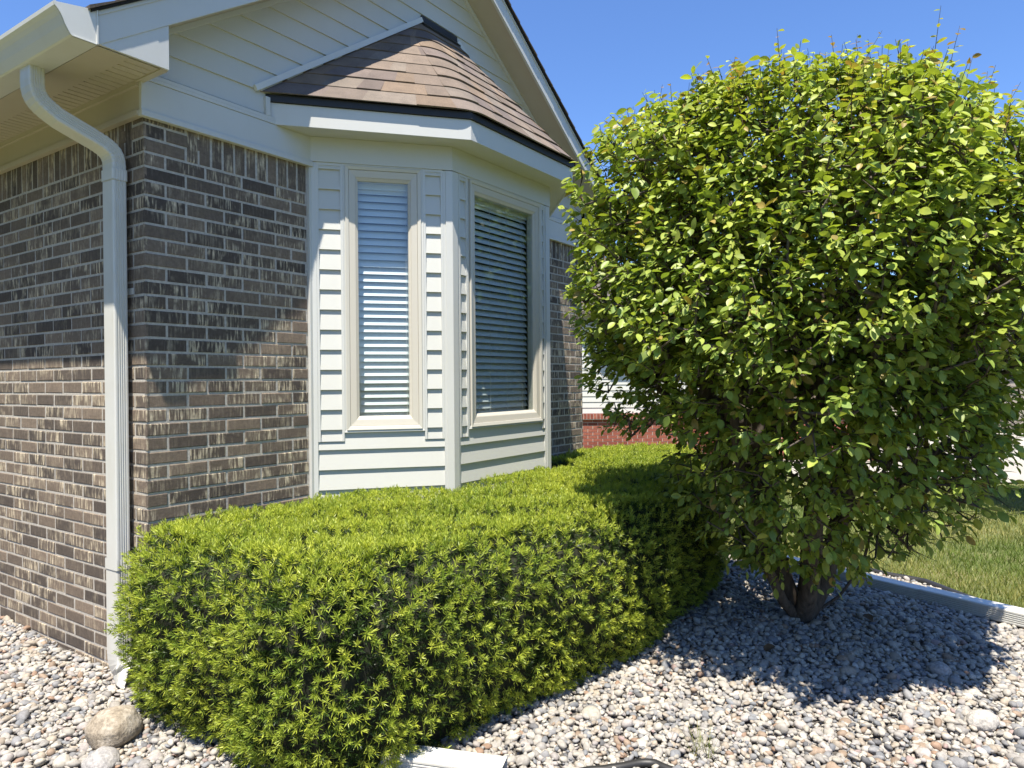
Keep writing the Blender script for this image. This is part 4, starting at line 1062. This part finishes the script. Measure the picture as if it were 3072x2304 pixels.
tag(grass(), 'short grass blades of the sunlit lawn, partly dry', 'grass', 'stuff')
# thin weed growing through the pebbles
def weed(loc, n, h, label, seed):
    r = np.random.default_rng(seed); e = empty('grass_weed', loc, label, 'weed'); mb = MB()
    for i in range(n):
        a = r.uniform(0, 6.28); lean = r.uniform(.15, .8); hh = h * r.uniform(.5, 1.15); b0 = Vector(loc) + Vector((r.normal(0, .025), r.normal(0, .025), 0))
        d = Vector((math.cos(a) * lean, math.sin(a) * lean, 1)).normalized(); sd = Vector((-math.sin(a), math.cos(a), 0)) * .0016
        P_ = [b0 + d * hh * t + Vector((math.cos(a), math.sin(a), -1)) * (.25 * lean * hh * t * t) for t in (0, .35, .7, 1)]
        y = r.random(); col = tuple(np.array([.12, .19, .035]) * (1 - y) + np.array([.40, .34, .15]) * y) + (1,)
        for k in range(3):
            w0, w1 = 1 - k / 3, 1 - (k + 1) / 3 + .05
            mb.quad(P_[k] - sd * w0, P_[k] + sd * w0, P_[k + 1] + sd * w1, P_[k + 1] - sd * w1, col)
    o = mb.build('blades', M_grass, e, recalc=False); o.matrix_parent_inverse = Matrix.Translation(loc).inverted()
weed((.79, -2.31, zgf(.79, -2.31) + .005), 46, .14, 'sparse tuft of grassy weed sprouting from the sunlit pebbles', 5)

# ------------------------------------------------------------------ SHADE TREE right of the view: its shade lies on the far lawn, its crown shows in the window glass
ST = Vector((8.2, -5.45, zgf(8.2, -5.45))); stree = empty('shade_tree', tuple(ST), 'tall leafy tree mirrored in the picture window, shading the far lawn', 'tree')
SINV = Matrix.Translation(ST).inverted()
mb = MB(); mb.tube([ST + Vector((0, 0, -.1)), ST + Vector((.03, 0, 1.2)), ST + Vector((.0, .05, 2.6)), ST + Vector((.1, 0, 5.2))], [.17, .13, .10, .03], 10)
for q in range(9):
    a = q * 2.4; z = 2.2 + q * .3; mb.tube([ST + Vector((0, 0, z)), ST + Vector((math.cos(a) * .8, math.sin(a) * .8, z + .5)), ST + Vector((math.cos(a) * 1.6, math.sin(a) * 1.6, z + .8))], [.06, .04, .015], 6)
o = mb.build('trunk', M_bark, stree, smooth=True, recalc=False); o.matrix_parent_inverse = SINV
n = 13000; th = rng.uniform(0, 6.28, n); cz = rng.uniform(-1, 1, n); rr3 = rng.uniform(.35, 1, n) ** .5; sq = np.sqrt(1 - cz ** 2)
Pt = np.stack([8.2 + 2.0 * rr3 * sq * np.cos(th), -5.45 + 1.95 * rr3 * sq * np.sin(th), 2.9 + 2.9 * rr3 * cz], 1)
Dt = np.stack([np.cos(th), np.sin(th), -.5 + 0 * th], 1) + rng.normal(0, .5, (n, 3)); Dt /= np.linalg.norm(Dt, axis=1)[:, None]
ct = np.array([.10, .17, .03]) * rng.uniform(.7, 1.5, (n, 1))
V, F, C = leaves(Pt, Dt, rng.uniform(.12, .20, n), ct)
o = np_mesh('crown', V, F, C, M_leaf, stree, True); o.matrix_parent_inverse = SINV

# ------------------------------------------------------------------ unseen tree belt, added to block low sky light and show in the glass
iv, if_ = ico(3); VB, FB, CB = [], [], []; k = 0
M_belt = ground_mat('sky_blocker_foliage', [(.02, .035, .01), (.045, .07, .018), (.075, .10, .028)], 1.6, .95, .8, .2, 6)
for ring_d, n in ((17, 34), (21, 34)):
    for i in range(n):
        a = math.radians(-25 - 245 * (i + rng.uniform(-.3, .3)) / (n - 1))          # from just right of the view, behind the camera, to the left
        if -152 < math.degrees(a) < -103: continue          # gap left so the side window mirrors sky instead of the belt
        c = np.array([CAM.x + 1.5 + math.cos(a) * ring_d, CAM.y + math.sin(a) * ring_d, 0]); hh_ = rng.uniform(5.0, 8.5); ww = rng.uniform(1.6, 2.6)
        l_ = (c[0] - CAM.x) * rt2.x + (c[1] - CAM.y) * rt2.y; d_ = (c[0] - CAM.x) * fw2.x + (c[1] - CAM.y) * fw2.y
        if (d_ > 0 and abs(l_) - ww * 1.5 < d_ * .9) or (-.5 < c[0] < 5 and -1 < c[1] < 6): continue
        dsp = 1 + sum(.12 * np.sin(iv @ rng.normal(size=3) * f_ + rng.uniform(0, 6)) for f_ in (2, 4, 7, 11))
        v = iv * dsp[:, None] * np.array([ww, ww, hh_ * .55]) + c + np.array([0, 0, hh_ * .46 + zgf(c[0], c[1])])
        VB.append(v); FB.append(if_ + k * len(iv)); CB.append(np.ones((len(iv), 4))); k += 1
tag(np_mesh('added_tree_belt', np.concatenate(VB), np.concatenate(FB), np.concatenate(CB), M_belt, None, False), 'unseen belt of dark green trees added to block low sky light and fill the window reflections', 'trees', 'stuff')

# ------------------------------------------------------------------ a few curled dry leaves on the pebbles
M_dry = leaf_mat('dry_leaf', .15, .7, .2)
first = None
for i, (x, y, a) in enumerate(((1.71, -2.33, 1.9), (1.93, -2.10, 3.0), (2.30, -2.66, .9))):
    if first is None:
        V, F, C = leaves(np.zeros((1, 3)), np.array([[1.0, 0, .1]]), np.array([.068]), np.array([[.13, .085, .05]]), .6, .5)
        first = o = np_mesh('dry_leaf', V, F, C, M_dry, None, True)
    else: o = first.copy(); link(o)
    o.location = (x, y, zgf(x, y) + .040); o.rotation_euler = (rng.normal(0, .3), rng.normal(0, .3), a); o.scale = (1, 1, 1)
    tag(o, 'curled brown dry leaf lying loose on the pebbles', 'dry leaf', group='dry leaves on the pebbles')
